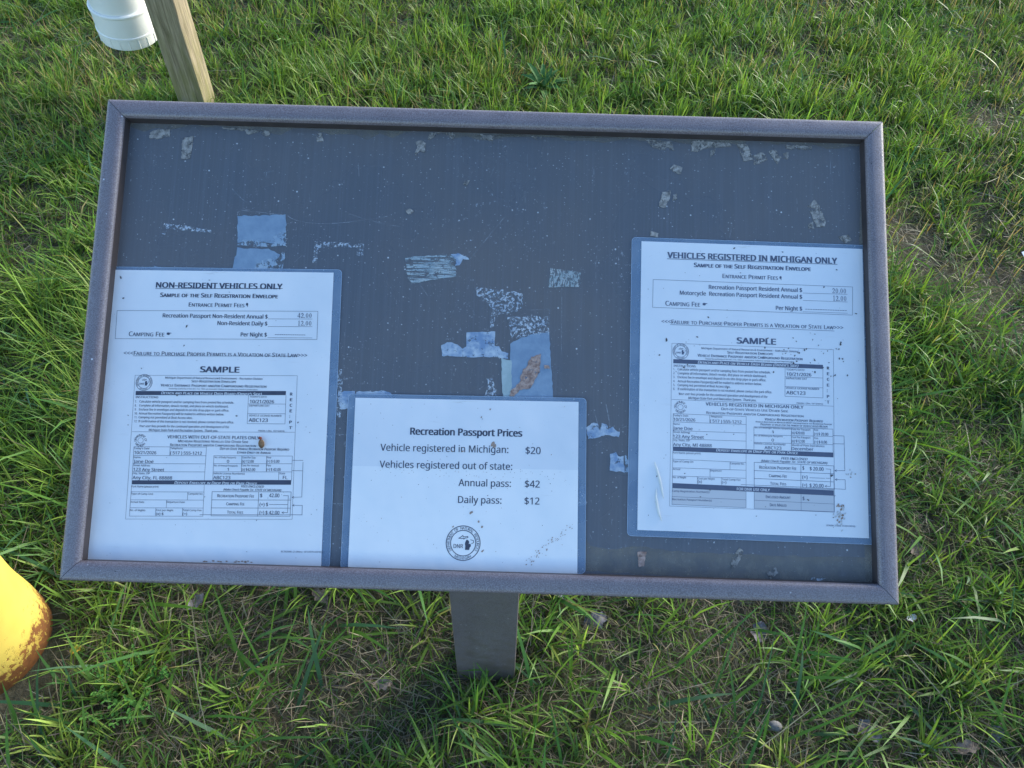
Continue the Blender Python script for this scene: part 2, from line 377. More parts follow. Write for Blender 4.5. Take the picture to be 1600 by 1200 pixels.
pb.obj('display_panel', [M_PAN, m_dirt_film(), m_scratch()], board)
bk = MB(); bk.box((.003, .003, -.036), (BW-.003, BH-.003, PW-.0045)); bk.obj('back_plate', M_FR, board)

# pedestal
foot = ground_at(759.5, 1066); wid = .1016
ped = MB(); fy = foot[1]
def under(y):                                          # underside height of the board at world depth y
    o = B_O-B_N*.036; return o[2]+(y-o[1])*B_V[2]/B_V[1]
x0, x1 = foot[0]-wid/2, foot[0]+wid/2; dpt = .06; bev = .003
sec = []
for cx, cy, a0 in ((x1-bev, fy+bev, -90), (x1-bev, fy+dpt-bev, 0), (x0+bev, fy+dpt-bev, 90), (x0+bev, fy+bev, 180)):
    sec += [(cx+bev*math.cos(math.radians(a0+a)), cy+bev*math.sin(math.radians(a0+a))) for a in (0, 30, 60, 90)]
n = len(sec)
ped.add([(x, y, -.15) for x, y in sec]+[(x, y, under(y)-.001) for x, y in sec],
        [(i, (i+1) % n, n+(i+1) % n, n+i) for i in range(n)]+[tuple(range(n-1, -1, -1)), tuple(range(n, 2*n))])
po = ped.obj('pedestal', m_pedestal(), None, 30); po.parent = board; po.matrix_parent_inverse = BOARD_M.inverted()
mp = MB(); c0 = np.array([foot[0], fy+.03, 0]); u0 = (c0-B_O) @ B_U
v0 = (fy+.03-B_O[1])/B_V[1]*1.0
mp.box((u0-.12, v0-.09, -.042), (u0+.12, v0+.11, -.0365)); mp.obj('mounting_plate', M_FR, board)

# tape left on the panel
T_BLUE = m_tape('faded_blue_tape', (.20, .29, .41), (.25, .35, .47))
T_RAG = m_tape('torn_blue_tape', (.26, .36, .48), (.36, .46, .56), .50)
T_HATCH = m_tape('streaked_tape_residue', (.30, .39, .45), (.42, .49, .52), .45, .485, (30, 520, 1))
T_HATCH2 = m_tape('crumpled_tape_residue', (.28, .35, .38), (.44, .48, .50), .43, .47, (520, 160, 1))
T_DOT = m_tape('speckled_adhesive', (.36, .43, .52), (.54, .60, .67), .535, fine=330)
T_CRUMP = m_tape('cloudy_tape', (.20, .30, .46), (.50, .58, .66), .40)
T_OLD = m_tape('grey_paper_remnant', (.14, .135, .13), (.30, .29, .28), .48, rough=.8)
T_OLD2 = m_tape('grey_paper_flap', (.14, .135, .13), (.38, .36, .34), .45, rough=.8)
T_BROWN = m_tape('brown_gum_residue', (.20, .13, .11), (.42, .31, .27), .40, rough=.8)
LV = [0]
def scrap(name, mat, pts, amp=1.0, step=5, th=.00018, label=None, extra=()):
    LV[0] += 1; z = PW+.0001+LV[0] % 7*.00003
    s = MB(); s.slab(Q(*rough_poly(list(pts), amp, step)), z-.00008, z+th)
    for p in extra: s.slab(Q(*rough_poly(list(p), amp, step)), z-.00005, z+th+.00004)
    o = s.obj(name, mat, board)
    if label: o['label'] = label
    return o
scrap('tape_scrap', T_BLUE, [(371, 337), (410, 337), (447, 335), (447, 362), (441, 368), (436, 377), (428, 381), (414, 377), (390, 376), (371, 380)], 1.0)
scrap('tape_scrap', T_RAG, [(371, 374), (420, 376), (447, 358), (447, 384), (400, 386), (371, 383)], 1)
scrap('tape_scrap', T_BLUE, [(371, 387), (420, 389), (438, 398), (432, 406), (402, 412), (396, 426), (363, 425)], 1.2)
scrap('tape_scrap', T_RAG, [(400, 408), (428, 404), (446, 391), (444, 408), (441, 426), (396, 426)], 1)
scrap('tape_scrap', T_RAG, [(241, 416), (254, 417), (258, 424), (241, 424)], 1)
scrap('adhesive_residue', T_DOT, [(257, 348), (331, 359), (331, 364), (298, 361), (262, 357), (258, 368), (254, 366)], 1.2, 4)
scrap('adhesive_residue', T_DOT, [(492, 377), (568, 381), (568, 400), (558, 399), (558, 387), (530, 386), (497, 388), (495, 412), (489, 411)], 1, 4)
scrap('tape_scrap', T_HATCH, [(633, 402), (680, 399), (715, 396), (731, 402), (733, 406), (724, 404), (718, 415), (712, 416), (713, 432), (680, 437), (645, 443), (637, 436)], .7, 5, label='streaked tape remnant with a torn curled end')
scrap('tape_scrap', T_CRUMP, [(704, 398), (716, 396), (731, 403), (733, 406), (724, 405), (718, 415), (711, 415), (713, 406)], .8, 4)
scrap('tape_scrap', T_HATCH2, [(860, 419), (908, 426), (905, 433), (908, 441), (904, 448), (857, 449)], .6, 5)
scrap('adhesive_residue', T_DOT, [(743, 450), (772, 451), (815, 458), (817, 478), (806, 487), (770, 488), (760, 472), (745, 461)], 1.5, 4)
scrap('adhesive_residue', T_DOT, [(768, 486), (810, 484), (808, 487), (774, 492), (772, 510), (766, 512)], 1, 4)
scrap('adhesive_residue', T_DOT, [(793, 495), (857, 494), (858, 522), (830, 524), (800, 530), (795, 510)], 1, 4)
scrap('tape_scrap', T_CRUMP, [(690, 539), (703, 534), (715, 538), (722, 544), (729, 541), (729, 557), (690, 556)], 1, 4)
scrap('tape_scrap', T_CRUMP, [(729, 520), (774, 518), (772, 558), (729, 558)], .7, 6)
scrap('tape_scrap', T_CRUMP, [(772, 541), (780, 541), (784, 549), (795, 552), (794, 561), (771, 558)], 1, 4)
scrap('tape_scrap', T_BLUE, [(797, 537), (815, 528), (830, 523), (858, 519), (862, 580), (865, 628), (800, 628), (798, 580)], .8, 6, label='large blue tape strip hanging below the board centre')
scrap('tape_scrap', m_tape('greenish_tape', (.34, .44, .46), (.42, .52, .54), .22), [(783, 560), (799, 563), (800, 628), (786, 628)], .7, 5)
scrap('gum_residue', T_BROWN, [(846, 553), (842, 573), (843, 582), (838, 592), (828, 606), (812, 610), (803, 619), (795, 618), (797, 610), (806, 605), (813, 594), (816, 580), (824, 570), (830, 558), (838, 555)], 1.4, 3, .0007)
scrap('gum_residue', T_BROWN, [(850, 570), (858, 572), (859, 577), (851, 576)], 1, 3, .0006)
scrap('adhesive_residue', T_DOT, [(760, 590), (768, 590), (780, 622), (772, 624), (754, 622), (762, 605)], 1.5, 4)
scrap('tape_scrap', T_CRUMP, [(529, 612), (555, 611), (556, 640), (533, 639), (530, 628)], 1.4, 4)
scrap('tape_scrap', T_CRUMP, [(557, 612), (596, 611), (612, 614), (612, 622), (557, 622)], 1.2, 4)
scrap('tape_scrap', T_RAG, [(514, 577), (526, 577), (525, 652), (512, 653)], 1, 5)
scrap('adhesive_residue', T_DOT, [(527, 577), (535, 577), (534, 652), (526, 653)], 1, 4)
scrap('tape_scrap', T_CRUMP, [(916, 669), (924, 661), (934, 662), (938, 676), (940, 662), (948, 663), (950, 670), (958, 666), (962, 672), (969, 675), (967, 682), (950, 680), (930, 684), (919, 686)], 1, 3)
scrap('tape_scrap', T_CRUMP, [(953, 709), (962, 707), (966, 713), (974, 712), (976, 738), (953, 735)], 1, 4)
scrap('tape_scrap', T_RAG, [(976, 711), (1000, 709), (1000, 738), (976, 738)], .5, 6)
scrap('tape_scrap', T_CRUMP, [(906, 760), (911, 757), (916, 788), (905, 791)], 1.2, 4)
for P_, m_ in (([(233, 210), (241, 203), (266, 202), (265, 213), (252, 217), (234, 218)], T_OLD2), ([(286, 216), (303, 213), (300, 236), (297, 249), (284, 249), (284, 232)], T_OLD2),
               ([(345, 199), (420, 205), (422, 212), (415, 214), (404, 206), (388, 211), (382, 204), (350, 202)], T_OLD), ([(494, 209), (503, 208), (506, 221), (495, 222)], T_OLD2),
               ([(649, 222), (658, 219), (665, 224), (664, 238), (654, 236), (650, 244), (647, 240), (652, 232)], T_OLD2), ([(672, 208), (690, 206), (676, 216), (668, 219)], T_OLD),
               ([(695, 207), (712, 208), (708, 218), (700, 213)], T_OLD), ([(750, 210), (772, 212), (770, 226), (765, 220), (755, 217)], T_OLD), ([(830, 213), (850, 214), (840, 219)], T_OLD),
               ([(1008, 218), (1050, 222), (1053, 235), (1030, 234), (1012, 228)], T_OLD), ([(1080, 222), (1092, 220), (1140, 224), (1144, 229), (1100, 232), (1093, 237), (1080, 237)], T_OLD2),
               ([(1152, 226), (1168, 226), (1176, 250), (1162, 252)], T_OLD2), ([(1176, 243), (1192, 238), (1200, 250), (1179, 258)], T_OLD2), ([(1201, 237), (1209, 232), (1221, 246), (1214, 257)], T_OLD2),
               ([(1224, 240), (1232, 238), (1231, 250), (1224, 248)], T_OLD), ([(1226, 226), (1268, 229), (1268, 234), (1240, 234), (1228, 232)], T_OLD), ([(1110, 236), (1118, 232), (1117, 240), (1110, 248)], T_OLD),
               ([(1045, 264), (1053, 257), (1066, 262), (1064, 272), (1055, 271)], T_OLD2), ([(1035, 300), (1048, 298), (1046, 312), (1038, 326), (1029, 322)], T_OLD2), ([(1052, 304), (1058, 302), (1058, 312), (1051, 314)], T_OLD),
               ([(1262, 322), (1273, 312), (1280, 322), (1290, 345), (1289, 355), (1276, 355), (1270, 342)], T_OLD2), ([(1263, 350), (1270, 346), (1272, 357), (1264, 358)], T_OLD),
               ([(1310, 370), (1325, 366), (1331, 376), (1318, 380)], T_OLD2), ([(1017, 361), (1029, 365), (1028, 371), (1016, 369)], T_OLD2), ([(634, 330), (640, 326), (647, 330), (640, 336)], T_OLD2),
               ([(1146, 868), (1155, 855), (1162, 862), (1150, 888), (1141, 888)], T_OLD), ([(996, 862), (1010, 862), (1006, 884), (998, 886)], T_BROWN), ([(1196, 894), (1212, 887), (1216, 895), (1204, 906)], T_OLD),
               ([(995, 398), (1000, 396), (999, 432), (995, 436)], T_RAG), ([(1268, 902), (1290, 904), (1280, 908), (1266, 906)], T_DOT), ([(726, 282), (734, 282), (730, 290), (724, 288)], T_OLD)):
    scrap('paper_remnant', m_, P_, .8, 3, .0004)

# ------------------------------------------------------------------ lettering
FD = bpy.utils.system_resource('DATAFILES', path='fonts')
def font(n):
    try: return bpy.data.fonts.load(os.path.join(FD, n))
    except Exception: return None
F_ARIAL = F_CALIB = font('NotoSansHebrew-Regular.woff2')
class Sheet:
    """a sheet in its own plane: x along its top edge, y up; survey pixels are turned into that plane"""
    def __init__(s, name, tl, tr, lift, label, tilt_ref=None):
        s.z = PW+lift
        a, b = board_at(*tl, s.z), board_at(*tr, s.z)
        s.o = a; ux = (b-a)/np.linalg.norm(b-a); s.ux, s.uy = ux, np.array([-ux[1], ux[0]])
        s.slope = (tr[1]-tl[1])/(tr[0]-tl[0])
        L = Matrix(((ux[0], -ux[1], 0, a[0]), (ux[1], ux[0], 0, a[1]), (0, 0, 1, s.z), (0, 0, 0, 1)))
        s.root = empty(name, BOARD_M @ L); tag(s.root, label, 'notice', 'laminated notices on the board')
        s.jobs, s.shapes, s.sec = [], {}, 'heading'
    def p(s, x, y):
        d = board_at(x, y, s.z)-s.o; return (float(d @ s.ux), float(d @ s.uy))
    def crop(s, ox, oy, k): s.cx = lambda x: ox+x*k; s.cy = lambda y: oy+y*k; s.k = k
    def section(s, n): s.sec = n
    def mb(s): return s.shapes.setdefault(s.sec, MB())
    def text(s, body, x0, x1, y, cap, bold=0, sc=0, it=0, white=0, f=None):
        """crop coordinates: left, right, baseline, capital height"""
        X0, X1, Yb = s.cx(x0), s.cx(x1), s.cy(y)
        a = s.p(X0, Yb); b = s.p(X1, Yb+s.slope*(X1-X0)); c = s.p(X0, Yb-cap*s.k)
        s.jobs.append((s.sec, body, a, b[0]-a[0], c[1]-a[1], bold, sc, it, white, f))
    def ln(s, pts, wd=.00028, mi=0): s.mb().line([s.p(s.cx(x), s.cy(y)) for x, y in pts], wd, .00034, mi)
    def quad(s, pts, mi=0, z=.0003): s.mb().flat([s.p(s.cx(x), s.cy(y)) for x, y in pts], z, mi)
    def box(s, pts, wd=.00028): s.ln(list(pts)+[pts[0]], wd)
    def arrow(s, x, y, d=9):
        s.ln([(x+d*1.5, y-d*.8), (x, y), (x+d*1.5, y+d*.8)], .00035)
def glyphs(jobs):
    """text -> flat meshes, fitted to the measured width and height"""
    objs = []
    for (sec, body, a, wd, cap, bold, sc, it, white, f) in jobs:
        c = bpy.data.curves.new('lettering', 'FONT'); c.body = body; c.size = 1; c.resolution_u = 3
        if f or F_ARIAL: c.font = f or F_ARIAL
        c.shear = .22*it
        if sc:
            c.small_caps_scale = .8
            for i, ch in enumerate(body):
                if ch.islower(): c.body_format[i].use_small_caps = True
        o = bpy.data.objects.new('lettering', c); COL.objects.link(o); objs.append(o)
    bpy.context.view_layer.update(); dg = bpy.context.evaluated_depsgraph_get(); out = []
    for o, J in zip(objs, jobs):
        me = bpy.data.meshes.new_from_object(o.evaluated_get(dg)); n = len(me.vertices)
        v = np.zeros(n*3); me.vertices.foreach_get('co', v); v = v.reshape(-1, 3)
        out.append((J, v, [tuple(p.vertices) for p in me.polygons]))
        c = o.data; bpy.data.objects.remove(o); bpy.data.curves.remove(c); bpy.data.meshes.remove(me)
    return out
def cap_height(f):
    _, v, _ = glyphs([('', 'H', (0, 0), 0, 0, 0, 0, 0, 0, f)])[0]
    return float(v[:, 1].max())
CAPH, CAPH_F = cap_height(F_ARIAL), cap_height(F_CALIB)
def place_text(sheet, mats):
    for J, v, fs in glyphs(sheet.jobs):
        sec, body, a, wd, cap, bold, sc, it, white, f = J
        if not len(v): continue
        x0, x1 = v[:, 0].min(), v[:, 0].max()
        q = np.stack([(v[:, 0]-x0)/(x1-x0)*wd+a[0], v[:, 1]/(CAPH if f is None else CAPH_F)*cap+a[1], np.full(len(v), .0004)], 1)
        ex, ey = (.034*bold+.010)*cap, .018*max(bold-.8, 0)*cap      # heavier strokes
        for k, (dx, dy) in enumerate(((-ex, -ey), (ex, ey), (-ex, ey), (ex, -ey)) if bold > 1 else ((-ex, 0), (ex, 0))):
            sheet.shapes.setdefault(sec, MB()).add((q-[a[0], 0, 0])*[1-2*ex/wd, 1, 1]+[a[0]+ex+dx, dy, k*4e-6], fs, 1 if white else 0)
    for sec, mb in sheet.shapes.items(): mb.obj(sec, mats, sheet.paper)
def ring_text(sheet, body, cx, cy, r, h, a0, a1, flip=False):
    """letters round a circle in sheet coordinates, a0..a1 degrees"""
    jobs = [(sheet.sec, ch, (0, 0), 0, 0, .6, 0, 0, 0, None) for ch in body if ch != ' ']
    gl = glyphs(jobs); k = 0; n = len(body)
    for i, ch in enumerate(body):
        if ch == ' ': continue
        _, v, fs = gl[k]; k += 1
        a = math.radians(a0+(a1-a0)*(i+.5)/n); mx = (v[:, 0].min()+v[:, 0].max())/2
        x, y = (v[:, 0]-mx)*h/CAPH, (v[:, 1])*h/CAPH-h/2
        rot = a-math.pi/2 if not flip else a+math.pi/2
        q = np.stack([cx+r*math.cos(a)+x*math.cos(rot)-y*math.sin(rot), cy+r*math.sin(a)+x*math.sin(rot)+y*math.cos(rot), np.full(len(v), .00042)], 1)
        sheet.mb().add(q, fs, 0)
MITT = [(-.05, -.95), (.52, -.95), (.60, -.55), (.74, -.42), (.72, -.12), (.58, .02), (.50, -.08), (.44, -.02), (.50, .22), (.42, .42), (.18, .60), (.08, .50), (-.02, .22), (-.08, -.02), (-.02, -.4)]
UPEN = [(-.85, .55), (-.55, .75), (-.30, 1.0), (-.25, .82), (.0, .78), (.35, .85), (.42, .72), (.25, .62), (.0, .58), (-.15, .42), (-.2, .58), (-.45, .5)]
def seal(sheet, x, y, r, full=True):
    """round state department seal, crop coordinates"""
    c = sheet.p(sheet.cx(x), sheet.cy(y)); e_ = sheet.p(sheet.cx(x+r), sheet.cy(y+r*sheet.slope)); R = math.hypot(e_[0]-c[0], e_[1]-c[1])
    mb = sheet.mb(); wd = max(R*.045, .0002)
    if full:
        mb.ring(c[0], c[1], R, wd, .00036); mb.ring(c[0], c[1], R*.74, wd, .00036)
        ring_text(sheet, 'DEPARTMENT OF NATURAL RESOURCES', c[0], c[1], R*.87, R*.155, 212, -32)
        ring_text(sheet, 'MICHIGAN', c[0], c[1], R*.87, R*.155, 238, 302, True)
        s_ = R*.43
        mb.flat([(c[0]+R*.14+a*s_, c[1]-R*.02+b*s_*.9) for a, b in MITT], .00036)
        pts = [(c[0]+R*.10+a*s_, c[1]+R*.08+b*s_*.85) for a, b in UPEN]; mb.line(pts+[pts[0]], wd*.8, .00037)
        th = [(c[0]+R*.44, c[1]+R*.2), (c[0]+R*.6, c[1]+R*.16), (c[0]+R*.62, c[1]+R*.04), (c[0]+R*.5, c[1]-R*.02)]; mb.line(th, wd*.7, .00037)
        sheet.jobs.append((sheet.sec, 'DNR', (c[0]-R*.56, c[1]-R*.29), R*.56, R*.23, .3, 0, 0, 0, None))
    else:
        mb.ring(c[0], c[1], R*.42, wd, .00036)
        ring_text(sheet, 'DEPARTMENT OF', c[0], c[1], R*.8, R*.34, 190, -10); ring_text(sheet, 'MICHIGAN', c[0], c[1], R*.8, R*.34, 215, 325, True)
# Roman figures drawn as outlines with thick and thin strokes
def _oval(cx, cy, rx, ry, n=20): return [(cx+rx*math.cos(2*math.pi*i/n), cy+ry*math.sin(2*math.pi*i/n)) for i in range(n)]
def roman(sheet, body, x0, x1, y, cap):
    X0, X1, Yb = sheet.cx(x0), sheet.cx(x1), sheet.cy(y); a = sheet.p(X0, Yb); b = sheet.p(X1, Yb+sheet.slope*(X1-X0)); h = sheet.p(X0, Yb-cap*sheet.k)[1]-a[1]
    adv = [(.45 if c == '.' else 1) for c in body]; u = (b[0]-a[0])/sum(adv); x = a[0]; mb = sheet.mb()
    def L(pts, wd): mb.line([(x+px*u, a[1]+py*h) for px, py in pts], wd*1.35*u, .00035)
    for c, ad in zip(body, adv):
        if c == '0':
            o = _oval(.47, .5, .36, .5); i_ = _oval(.47, .5, .19, .45); n = len(o)
            mb.add([(x+p*u, a[1]+q*h, .00035) for p, q in i_+o], [(k, n+k, n+(k+1) % n, (k+1) % n) for k in range(n)])
        elif c == '4': L([(.62, 0), (.62, 1)], .13); L([(.6, .98), (.1, .3)], .06); L([(.08, .28), (.86, .28)], .08)
        elif c == '2': L(arc((.15, .72), (.2, 1.0), (.48, .97), 6), .08); L(arc((.46, .96), (.9, .85), (.55, .4), 6), .13); L([(.55, .42), (.14, .06)], .07); L([(.12, .05), (.82, .05)], .11); L([(.8, .05), (.86, .2)], .06)
        elif c == '1': L([(.5, 0), (.5, 1)], .13); L([(.5, .97), (.28, .86)], .06); L([(.28, .03), (.72, .03)], .06)
        elif c == '.': L([(.2, .04), (.22, .06)], .14)
        x += ad*u
def hand(sheet, x, y, k, down=False):
    """small pointing hand"""
    pts = [(-13, -5), (-4, -8), (2, -6), (16, -5), (17, -2), (6, -1), (6, 6), (-2, 9), (-13, 6)]
    if down: pts = [(-b, a) for a, b in pts]
    sheet.quad([(x+a*k, y+b*k) for a, b in pts], 0, .00036)

def sheet_body(s, paper_px, lam_px, mat_paper, mats_lam, flecks, corner=.004, crease=None):
    """paper and laminate outlines from survey corners tl, tr, br, bl"""
    P = [s.p(*c) for c in paper_px]; x0, x1 = (P[0][0]+P[3][0])/2, (P[1][0]+P[2][0])/2; y1, y0 = (P[0][1]+P[1][1])/2, (P[2][1]+P[3][1])/2
    Lm = [s.p(*c) for c in lam_px]; l0, l1 = (Lm[0][0]+Lm[3][0])/2, (Lm[1][0]+Lm[2][0])/2; m1, m0 = (Lm[0][1]+Lm[1][1])/2, (Lm[2][1]+Lm[3][1])/2
    mb = MB(); out = []
    for cx, cy, a0 in ((l1-corner, m0+corner, -90), (l1-corner, m1-corner, 0), (l0+corner, m1-corner, 90), (l0+corner, m0+corner, 180)):
        out += [(cx+corner*math.cos(math.radians(a0+a)), cy+corner*math.sin(math.radians(a0+a))) for a in (0, 22, 45, 68, 90)]
    mb.slab(out, -.00045, -.00012)
    mb.line(out+[out[0]], .00035, -.00009, 2)
    for (u, v, r, asp, ang, mi) in flecks(x0, x1, y0, y1):
        n = random.choice([5, 6, 7]); pts = []
        for i in range(n):
            q = 2*math.pi*i/n; rr = .72*r*random.uniform(.6, 1.25); px, py = rr*asp*math.cos(q), rr*math.sin(q)
            pts.append((u+px*math.cos(ang)-py*math.sin(ang), v+px*math.sin(ang)+py*math.cos(ang)))
        mb.flat(pts, .0006+random.random()*.0001, mi)
    mb.obj('laminate', mats_lam, s.root)
    pp = MB(); 
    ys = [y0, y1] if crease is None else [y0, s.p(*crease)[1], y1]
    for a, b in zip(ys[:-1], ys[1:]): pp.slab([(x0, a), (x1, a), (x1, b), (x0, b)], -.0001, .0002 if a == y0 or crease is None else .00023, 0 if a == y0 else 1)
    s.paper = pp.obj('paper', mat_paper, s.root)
    s.ext = (x0, x1, y0, y1)

M_INK = m_plain('faded_navy_ink', (.050, .060, .095), .45, .4, .25, 120)
M_INK2 = m_plain('bleached_navy_ink', (.085, .105, .165), .45, .4, .2, 120)
M_WHITE = m_plain('paper_white_lettering', (.66, .69, .74), .45)
M_SHADE = m_plain('grey_form_shading', (.50, .52, .56), .45)
M_LAM = m_laminate(); M_FLK = m_plain('dark_grit', (.10, .10, .11), .8, .2, .6, 60); M_EDG = m_plain('laminate_edge', (.34, .44, .58), .3)
M_FLB = m_plain('brown_grit', (.32, .24, .20), .8, .2, .5, 90); M_FLW = m_plain('grey_smear', (.48, .49, .50), .8)
LAMS = [M_LAM, M_FLK, M_EDG, M_FLB, M_FLW]

def form_common(S, left):
    pass

# ---- left notice
S = A = Sheet('laminated_notice', (171.5, 421.5), (520, 426), .0011, 'left white laminated notice headed non-resident vehicles only')
def fl_left(x0, x1, y0, y1):
    r = [(random.uniform(x0+.004, x1-.004), random.uniform(y0+.004, y1-.004), random.choice([.0003, .0004, .0006]), random.choice([1, 1.5, 2.2]), random.uniform(0, 3.14), 1) for _ in range(50)]
    for px, py, q in ((189, 434, .0015), (193, 466, .0011), (292, 510, .0012), (288, 540, .001), (277, 618, .001), (466, 660, .001), (370, 650, .0009)): r.append((*A.p(px, py), q, 1.6, random.uniform(0, 3), 1))
    for i in range(16): r.append((*A.p(340+random.uniform(-22, 55), 878+random.uniform(-2, 1)), .0008, 2.5, 0, 3))
    return r
sheet_body(S, [(171.5, 421.5), (520, 426), (503, 884), (139, 882)], [(166, 417.5), (528.5, 420.5), (521, 886), (128, 884)], m_paper('left_notice_paper'), LAMS, fl_left)
S.crop(160, 420, .2375)
S.section('heading')
S.text('NON-RESIDENT VEHICLES ONLY', 352, 1185, 124, 35, 1.7); S.ln([(352, 131), (1185, 130)], .0005)
S.text('Sample of the Self Registration Envelope', 380, 1155, 185, 27, 1.5, 1)
S.text('Entrance Permit Fees', 568, 935, 249, 27, .6, 1); hand(S, 953, 237, .9, True)
S.section('fee_table')
S.box([(98, 275), (1418, 280), (1412, 465), (85, 460)], .00032)
S.text('Recreation Passport Non-Resident Annual $', 397, 1088, 320, 26, .8); roman(S, '42.00', 1283, 1380, 322, 30); S.ln([(1090, 330), (1382, 331)])
S.text('Non-Resident Daily $', 757, 1086, 370, 26, .8); roman(S, '12.00', 1283, 1378, 373, 30); S.ln([(1090, 380), (1381, 381)])
S.text('Camping Fee', 174, 408, 443, 30, .3, 1); hand(S, 438, 427, 1.05)
S.text('Per Night $', 910, 1083, 445, 26, .8); S.text('--------------', 1135, 1335, 443, 26, .6); S.ln([(1088, 453), (1380, 455)])
S.section('warning_line')
S.text('<<<Failure to Purchase Proper Permits is a Violation of State Law>>>', 140, 1348, 567, 26, .4, 1); S.ln([(203, 573), (1287, 575)], .00035)
S.section('sample_form')
S.text('SAMPLE', 642, 902, 680, 37, 2.0)
S.crop(180, 570, .2)
S.ln([(157, 82), (1423, 85), (1383, 1207), (82, 1205), (157, 82)], .00025)
S.ln([(132, 523), (1405, 527)], .00025)
S.text('Michigan Department of Natural Resources & Environment – Recreation Division', 392, 1152, 108, 15, .3)
S.text('Self-Registration Envelope', 596, 946, 137, 18, .8, 1)
S.text('Vehicle Entrance Passport and/or Campground Registration', 356, 1182, 169, 20, .8, 1)
S.text('Issued by authority of Act 451, P.A. 1994, as amended. Failure to comply may result in prosecution.', 418, 1115, 191, 10, .3, 0, 1)
S.quad([(162, 205), (1335, 205), (1333, 237), (160, 237)]); S.text("Detach and Place on Vehicle Dash Board (Driver's Side)", 360, 1145, 230, 21, .8, 1, 1, 1)
INS = ['Calculate vehicle passport and/or camping fees from posted fee schedule.', 'Complete all information, detach receipt, and place on vehicle dashboard.', 'Enclose fee in envelope and deposit in on-site drop pipe or park office.',
       'Annual Recreation Passport(s) will be mailed to address written below.', 'Camping not permitted at Boat Access sites.', 'If confirmation of this transaction is not received, please contact the park office.']
S.text('INSTRUCTIONS', 160, 338, 260, 16, .4)
for i, (y, xe) in enumerate(zip((295, 326, 357, 388, 418, 449), (928, 885, 890, 850, 605, 928))):
    S.text(f'{i+7}.', 155-i, 155-i+(12 if i < 3 else 22), y, 17, .2); S.text(INS[i], 190-i*1.5, xe, y, 17, .2)
S.text('Your user fees provide for the continued operation and development of the', 190, 890, 486, 17, .2, 0, 1); S.text('Michigan State Park and Recreation System.  Thank you.', 262, 803, 517, 17, .2, 0, 1)
S.ln([(1042, 238), (1032, 460), (1327, 462), (1335, 238)]); S.ln([(1039, 306), (1332, 307)]); S.ln([(1036, 382), (1329, 383)])
S.text("TODAY'S DATE", 1052, 1185, 256, 13, .2); S.text('10/21/2026', 1052, 1242, 299, 25, .6); S.text('DEPARTURE DAT', 1048, 1207, 326, 14, .2)
S.text('VEHICLE LICENSE NUMBER', 1046, 1300, 403, 14, .2); S.text('ABC123', 1043, 1193, 445, 27, .6)
for i, ch in enumerate('RECEIPT'): S.text(ch, 1366-i*1.2, (1386 if ch != 'I' else 1371)-i*1.2, 240+43.8*i, 22, 1.6)
S.text('PR0206-1 (Rev. 10/13/2010)', 1118, 1323, 521, 11, .3)
S.crop(180, 660, .2)
S.text('VEHICLES WITH OUT-OF-STATE PLATES ONLY', 408, 1128, 124, 24, .7); S.text('Michigan Registered Vehicles Use Other Side', 492, 1040, 155, 19, .5, 1)
S.text('Recreation Passport and/or Campground Registration', 430, 1100, 184, 19, .5, 1)
S.text('Out-of-State Vehicle Recreation Passport Required', 818, 1360, 214, 19, .7, 1, 1); S.text('Either Daily or Annual', 952, 1218, 243, 18, .7, 1, 1)
S.ln([(714, 193), (148, 190), (132, 450)]); S.ln([(714, 193), (697, 452)])
for y in (258, 322, 385): S.ln([(144-(y-258)*.06, y), (709-(y-258)*.07, y+2)])
S.ln([(430, 191), (427, 258)])
for b_, x0_, x1_, y_, c_ in (("Today's Date", 148, 268, 209, 14), ('Telephone', 432, 528, 209, 14), ('Name', 146, 200, 279, 14), ('Street Address', 142, 275, 342, 14), ('City, State, ZIP', 138, 272, 404, 14),
        ('No. of Daily Passports', 778, 945, 279, 13), ('Cost Per Day', 993, 1098, 281, 14), ('Fee', 1186, 1220, 281, 14), ('No. of Annual Passports', 773, 958, 343, 13), ('Cost Per Annual', 988, 1122, 343, 14), ('Fee', 1184, 1218, 343, 14),
        ('Vehicle License Number(s)', 768, 1012, 405, 14), ('State', 1283, 1328, 405, 13), ('Park Name (please print)', 130, 340, 507, 14), ('Type of Camp Unit', 125, 298, 564, 14), ('Campsite No.', 570, 688, 564, 14),
        ('Arrival Date', 120, 228, 628, 14), ('Departure Date', 404, 545, 628, 14), ('No. of Nights', 116, 236, 692, 14), ('Cost per Night', 320, 455, 692, 14), ('Total Camp Fee', 527, 675, 692, 14)): S.text(b_, x0_, x1_, y_, c_, .1)
for b_, x0_, x1_, y_, c_ in (('10/21/2026', 150, 322, 247, 24), ('( 517 ) 555-1212', 430, 678, 250, 24), ('Jane Doe', 144, 300, 316, 24), ('123 Any Street', 142, 383, 379, 24), ('Any City, FL 88888', 136, 446, 443, 25), ('0', 873, 891, 315, 22), ('1', 875, 887, 378, 22),
        ('(x) 12.00', 990, 1083, 314, 21), ('(=) $ 0.00', 1185, 1283, 314, 21), ('(x) $42.00', 986, 1094, 378, 21), ('(=) $ 42.00', 1182, 1293, 378, 21), ('ABC123', 766, 900, 443, 25), ('FL', 1310, 1347, 443, 25),
        ('(x) $', 320, 378, 724, 20), ('(=)', 527, 562, 724, 20), ('$', 1132, 1150, 585, 28), ('42.00', 1203, 1283, 584, 28), ('(+) $', 1128, 1195, 654, 27), ('(=) $ 42.00', 1127, 1283, 717, 27)): S.text(b_, x0_, x1_, y_, c_, .3)
S.box([(772, 260), (1385, 263), (1378, 452), (763, 450)])
